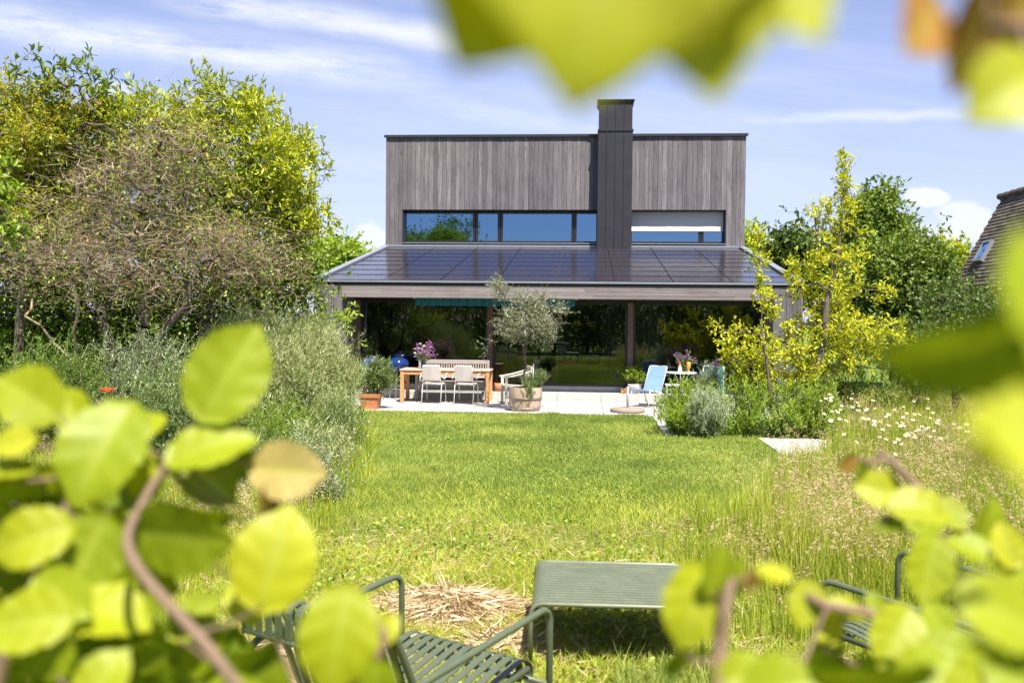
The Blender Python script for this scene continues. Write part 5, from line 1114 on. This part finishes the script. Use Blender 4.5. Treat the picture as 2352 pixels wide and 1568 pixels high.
# ---------------------------------------------------------------- hazel right in front of us
def hazelmat(name, stops, trans):
    m, t, o = new_mat(name); a = N(t, 'ShaderNodeAttribute', attribute_name='rnd'); c = cramp(t, a.outputs['Fac'], stops)
    v = N(t, 'ShaderNodeAttribute', attribute_name='vein'); c = mix_c(t, math_n(t, 'MULTIPLY', v.outputs['Fac'], .5), c, (.42, .48, .06))
    c = mix_c(t, ramp(t, tnoise(t, 30, 4), .4, .8, 0, .25), c, (.14, .20, .01))
    c = mix_c(t, ramp(t, tnoise(t, 95, 2), .70, .76, 0, .7), c, (.24, .13, .02))
    d = N(t, 'ShaderNodeBsdfDiffuse'); t.links.new(c, d.inputs[0]); tr = N(t, 'ShaderNodeBsdfTranslucent'); t.links.new(mix_c(t, 1.0, c, (1.25, 1.1, .3), 'MULTIPLY'), tr.inputs[0])
    mx = N(t, 'ShaderNodeMixShader'); mx.inputs[0].default_value = trans; t.links.new(d.outputs[0], mx.inputs[1]); t.links.new(tr.outputs[0], mx.inputs[2])
    g = N(t, 'ShaderNodeBsdfGlossy'); g.inputs['Roughness'].default_value = .5; m2 = N(t, 'ShaderNodeMixShader'); m2.inputs[0].default_value = .025
    t.links.new(mx.outputs[0], m2.inputs[1]); t.links.new(g.outputs[0], m2.inputs[2]); t.links.new(m2.outputs[0], o.inputs[0]); return m
MT['hazel'] = hazelmat('hazel_leaf', [(0, (.11, .17, .003)), (.5, (.27, .335, .006)), (1, (.47, .46, .012))], .40)
MT['hazelred'] = hazelmat('hazel_leaf_brown', [(0, (.20, .10, .02)), (1, (.42, .20, .06))], .35)
MT['hazelpink'] = hazelmat('hazel_leaf_blush', [(0, (.52, .40, .16)), (1, (.60, .48, .2))], .35)
MT['hstem'] = solid('hazel_stem', (.22, .14, .10), (.16, .11, .07), 40, .8)
def hazel_leaf(m_mat, parent, base, p, L, ang, tilt=0.0, turn=0.0, rnd=.5, fold=.18, asp=.86, name='leaf'):
    "p: centre; ang: direction of the tip in the viewer's plane (deg, 0 = right, 90 = up); tilt/turn lean the blade"
    nu, nv = 15, 17; vs = []; vein = []; asp = asp * random.uniform(.86, 1.02); c1, c2, c3 = random.uniform(-.35, .35), random.uniform(-.38, .02), random.uniform(0, 6.3)
    for j in range(nv):
        q = j / (nv - 1)
        w_ = .5 * asp * (math.sin(math.pi * min(q * 1.0, 1) ** .78)) ** .62 * (1.0 - .25 * max(0, q - .75) / .25)
        if q > .80: w_ *= (.22 + .78 * ((1 - q) / .20) ** .9) if L < .06 else (.6 + .4 * ((1 - q) / .20) ** .6)
        for i in range(nu):
            s_ = i / (nu - 1) * 2 - 1; ser = 1 + .05 * (1 if (j % 2) else -1) * (abs(s_) == 1)
            x = s_ * w_ * ser; y = q - .5 - .06 * abs(s_) ** 2 * (1 - q) * 0 + (.05 * (1 - abs(s_)) * 0)
            if j == 0: y -= 0
            y -= .10 * abs(s_) ** 1.6 * (1 if q < .25 else 0) * (1 - q / .25)
            z = fold * abs(x) + c1 * x * (q - .5) + c2 * (q - .45) ** 2 + .018 * math.sin(q * 9 + c3) * abs(s_) ** 2 + .014 * math.sin(q * 26 - abs(s_) * 5) * abs(s_)
            vs.append((x, y, z)); vein.append(max(math.exp(-(s_ * 9) ** 2), .75 * max(0, math.sin(q * 44 - abs(s_) * 13)) ** 10))
    vs = np.array(vs) * L; R0 = rotz(R(ang - 90)); R1 = np.array(Matrix.Rotation(R(tilt), 3, 'X') @ Matrix.Rotation(R(turn), 3, 'Y'))
    vs = vs @ (np.array(CAMR) @ R1 @ R0).T + np.array(p); m = M()
    m.add(vs, np.array([(j * nu + i, j * nu + i + 1, (j + 1) * nu + i + 1, (j + 1) * nu + i) for j in range(nv - 1) for i in range(nu - 1)]), rnd)
    me = m.mesh(name, True); a = me.attributes.new('vein', 'FLOAT', 'POINT'); a.data.foreach_set('value', np.array(vein)); o = obj(name, me, m_mat, parent, base=base)
    return vs[(nu // 2)], o                                  # petiole end
def pcam(u, v, d):
    r = CAMR @ Vector(((u - 1176) / FPX, -(v - 784) / FPX, -1)); return Vector((0, 0, EYE)) + r * d
def branch(label, stem, leaves, r=(.006, .003)):
    P = [pcam(*s_) for s_ in stem]; base = tuple(P[0]); t = thing('hazel_branch', label, 'branch', base, 0, 'hazel branches close in front')
    m = M(); pts = []
    for i in range(len(P) - 1):
        for q in np.linspace(0, 1, 6, endpoint=False):
            p0, p1, p2, p3 = P[max(i - 1, 0)], P[i], P[i + 1], P[min(i + 2, len(P) - 1)]
            pts.append(.5 * ((2 * p1) + (p2 - p0) * q + (2 * p0 - 5 * p1 + 4 * p2 - p3) * q * q + (-p0 + 3 * p1 - 3 * p2 + p3) * q ** 3))
    pts.append(P[-1]); rs = list(np.linspace(r[0], r[1], len(pts))); m.tube(pts, rs, 8); pe = []
    for lf in leaves:
        u, v, d, L, ang = lf[:5]; tilt, turn, rnd, mt = (list(lf[5:]) + [0, 0, .5, 'hazel'][len(lf) - 5:])[:4]
        end, o = hazel_leaf(mt, t, base, pcam(u, v, d), L, ang, tilt, turn, rnd); e = Vector(end)
        j = min(range(len(pts)), key=lambda i: (pts[i] - e).length)
        if (pts[j] - e).length < .16: mid = (pts[j] + e) / 2 + Vector((0, 0, -.004)); m.tube([pts[j], mid, e], [.0016, .0013, .0010], 5)
    obj('stem', m, 'hstem', t, True, base); return t

# leaf: u, v, distance, length, tip direction, tilt, turn, tone (lowest ones put shade into the colour), material
branch('hazel branch rising at the left with one upright round leaf at its tip', [(620, 1680, .62), (480, 1490, .63), (300, 1275, .66), (330, 1150, .74), (420, 1010, .78), (455, 950, .78)],
 [(534, 843, .78, 0.0872, 62, -10, 10, .5), (667, 1080, .80, 0.0632, -5, -5, 0, .4, 'hazelpink'), (495, 1022, .76, 0.0698, 22, -50, 0, .55), (485, 1105, .80, 0.0600, -35, -20, 30, .3), (520, 1060, .84, 0.0545, 140, 45, 20, .0), (330, 975, .80, 0.0458, 100, -60, 0, .6), (330, 1085, .78, 0.0371, 80, -10, 0, .7),
  (422, 1235, .72, 0.0807, -3, 10, -8, .25), (430, 1200, .76, 0.0763, 2, 40, 0, .0), (636, 1268, .74, 0.0807, 78, -18, 6, .85), (570, 1390, .76, 0.0458, -60, -45, 0, .7), (615, 1150, .80, 0.0371, 80, 10, 65, .1, 'hazelred'), (640, 1205, .80, 0.0436, 95, 30, 40, .1)], (.0046, .0022))
branch('hazel branch with many overlapping leaves at the lower left', [(-40, 1760, .72), (10, 1500, .72), (90, 1300, .72), (170, 1120, .74), (180, 980, .76)],
 [(228, 1045, .74, 0.0872, 250, -25, 8, .5), (165, 935, .80, 0.0436, 120, -20, 0, .6), (60, 905, .76, 0.0610, 150, -20, 0, .6), (45, 1015, .74, 0.0327, 10, -30, 0, .9), (25, 1080, .74, 0.0392, 12, -65, 0, .6), (192, 1290, .72, 0.0676, 250, -10, 20, .35), (60, 1240, .70, 0.0600, 200, -25, 0, .7), (150, 1215, .78, 0.0654, 20, 50, 0, .0),
  (50, 1430, .66, 0.0632, 190, -35, 0, .65), (150, 1375, .68, 0.0545, -30, -30, 0, .5), (250, 1410, .70, 0.0676, -8, -62, 10, .7), (285, 1490, .76, 0.0654, -25, 40, 0, .0), (240, 1555, .64, 0.0491, 60, -30, 0, .6), (100, 1520, .66, 0.0436, 230, 10, 10, .3), (60, 1140, .8, 0.0545, 5, 45, 0, .05), (110, 1330, .8, 0.0545, 180, 45, 0, .05), (340, 1345, .78, 0.0545, -10, 0, 20, .4)])
branch('hazel twig with two hanging leaves left of the green lounge chair', [(760, 1760, .68), (700, 1650, .68), (820, 1560, .68), (880, 1460, .68), (800, 1380, .68)],
 [(775, 1480, .66, 0.0719, 262, -12, 8, .65), (590, 1510, .72, 0.0414, 210, 40, 30, .0), (890, 1440, .70, 0.0262, 50, -20, 0, .8), (520, 1610, .7, 0.0545, 170, -30, 0, .4), (870, 1570, .66, 0.0327, -80, 10, 10, .45), (450, 1410, .76, 0.0458, 45, -30, 0, .5)])
branch('thin hazel twig rising at the right of the low table with one hanging leaf', [(1640, 1760, .60), (1650, 1600, .60), (1655, 1480, .61), (1665, 1400, .61), (1680, 1330, .62)],
 [(1590, 1400, .62, .056, 250, -15, 5, .7), (1645, 1300, .62, .034, 80, 0, 30, .35), (1685, 1325, .62, .03, 60, 10, 30, .4), (1727, 1335, .62, .016, -70, 20, 20, .6, 'hazelred'), (1580, 1515, .62, .04, -60, 50, 20, .0), (1717, 1545, .60, .038, 20, -30, 0, .6), (1785, 1320, .64, .026, -22, -65, 0, .8), (1805, 1580, .58, .05, 10, -30, 0, .5)])
branch('hazel branch with pale leaves reaching in from the lower right corner', [(2500, 1420, .85), (2330, 1310, .85), (2230, 1240, .86), (2150, 1165, .87), (2060, 1070, .88), (2020, 1040, .9)],
 [(2013, 1123, .88, .048, 172, -25, 5, .8), (2125, 1165, .86, .060, 0, -45, 5, .7), (2190, 1185, .86, .034, -60, -30, 5, .6), (2273, 1185, .86, .040, 60, 5, 20, .5), (1945, 1065, .88, .022, 215, 10, 15, .6, 'hazelred'), (1978, 1080, .88, .02, 280, 10, 30, .1), (2130, 1312, .80, .058, 250, -15, 5, .55), (2065, 1210, .86, .040, 0, -72, 0, .1), (2130, 1210, .84, .036, 10, -68, 0, .4),
  (2310, 1245, .8, .038, 100, -20, 0, .9), (2245, 1265, .84, .045, -30, -55, 0, .5), (2180, 1290, .84, .03, -30, -50, 20, .3), (2180, 1340, .86, .04, 200, 30, 0, .0), (2340, 1300, .8, .045, -60, -20, 0, .6)])
branch('hazel branch with leaves crossing the right lounge chair', [(2420, 1720, .66), (2300, 1600, .68), (2180, 1500, .70), (2040, 1420, .72), (1900, 1390, .73), (1840, 1360, .75)],
 [(1850, 1393, .74, .038, 250, -20, 0, .75), (1900, 1445, .74, .032, 200, -20, 20, .85), (1950, 1402, .74, .034, -15, -58, 10, .75), (2053, 1468, .70, .052, 235, -25, 0, .65), (2010, 1385, .74, .022, 120, -20, 10, .4), (2205, 1505, .68, .045, -20, -30, 0, .5), (2110, 1540, .66, .045, 200, -30, 0, .5),
  (2000, 1560, .5, .06, 190, 50, 0, .0), (1930, 1545, .55, .045, 170, 50, 10, .0), (2280, 1400, .40, .044, 160, -30, 10, .6), (2330, 1480, .42, .04, 200, 40, -10, .0), (2250, 1590, .6, .06, 200, -30, 0, .6), (2150, 1420, .72, .035, 120, -20, 10, .5), (2330, 1560, .6, .05, 150, -25, 0, .5), (1840, 1600, .6, .035, 30, -20, 0, .6)])
branch('hazel branch very close at the right edge, blurred into one green mass', [(2700, 1300, .3), (2550, 1050, .3), (2450, 850, .3), (2420, 650, .3), (2400, 400, .3)],
 [(2235, 790, .29, .062, 185, 50, 15, .0), (2400, 690, .26, .05, 100, -20, 20, .5), (2335, 1005, .25, .036, 205, -45, 0, .8), (2380, 820, .34, .07, 200, 45, 10, .0), (2450, 1040, .24, .055, 170, -40, 10, .75)], (.004, .002))
branch('hazel branch close at the upper right corner with brown young leaves', [(2600, 60, .32), (2450, 60, .32), (2350, 60, .32), (2240, 60, .32)],
 [(2120, 60, .32, .036, 235, -20, 30, .7, 'hazelred'), (2230, 110, .32, .034, 250, 20, 20, .0, 'hazelred'), (2320, 210, .30, .036, 215, -20, 0, .75), (2300, 30, .32, .04, 200, 10, 10, .4, 'hazelred')], (.003, .0015))
branch('hazel branch hanging at the top with one huge blurred leaf', [(1500, -420, .24), (1460, -300, .24), (1400, -200, .24)],
 [(1395, -268, .228, .112, 262, -14, 4, .85), (1590, -88, .236, .076, 276, -18, -5, .85), (1200, -85, .24, .070, 242, -14, 8, .85), (1740, -110, .24, .06, 300, -18, 0, .8)], (.003, .0015))

# small leaves filling the hazel low on both sides, low tones standing in for inner shade
fill = thing('hazel_branch', 'shaded inner hazel twigs low at the left behind the larger leaves', 'branch', tuple(pcam(200, 1700, .95)), 0, 'hazel branches close in front')
fb = tuple(pcam(200, 1700, .95)); m = M()
for k in range(70):
    u, v = rng.uniform(-30, 560), rng.uniform(1060, 1610)
    if (u > 300 and v < 1380) or (u > 430 and v < 1480): continue
    d = rng.uniform(.75, 1.0); end, o = hazel_leaf('hazel', fill, fb, pcam(u, v, d), rng.uniform(.05, .08), rng.uniform(0, 360), rng.uniform(-20, 60), rng.uniform(-40, 40), rng.uniform(0, .45))
    e = Vector(end); m.tube([pcam(250, 1800, .95), (e + pcam(250, 1700, .95)) / 2, e], [.003, .002, .0012], 5)
obj('stem', m, 'hstem', fill, True, fb)
fb = tuple(pcam(2300, 1750, .9)); fill = thing('hazel_branch', 'shaded inner hazel twigs low at the right behind the larger leaves', 'branch', fb, 0, 'hazel branches close in front'); m = M()
for k in range(30):
    u, v = rng.uniform(1850, 2400), rng.uniform(1460, 1620) if k % 2 else rng.uniform(1300, 1600)
    if u < 2210 and v < 1520: continue
    d = rng.uniform(.7, .9); end, o = hazel_leaf('hazel', fill, fb, pcam(u, v, d), rng.uniform(.04, .065), rng.uniform(0, 360), rng.uniform(-20, 60), rng.uniform(-40, 40), rng.uniform(0, .5))
    e = Vector(end); m.tube([pcam(2300, 1800, .9), (e + pcam(2300, 1700, .9)) / 2, e], [.003, .002, .0012], 5)
obj('stem', m, 'hstem', fill, True, fb)
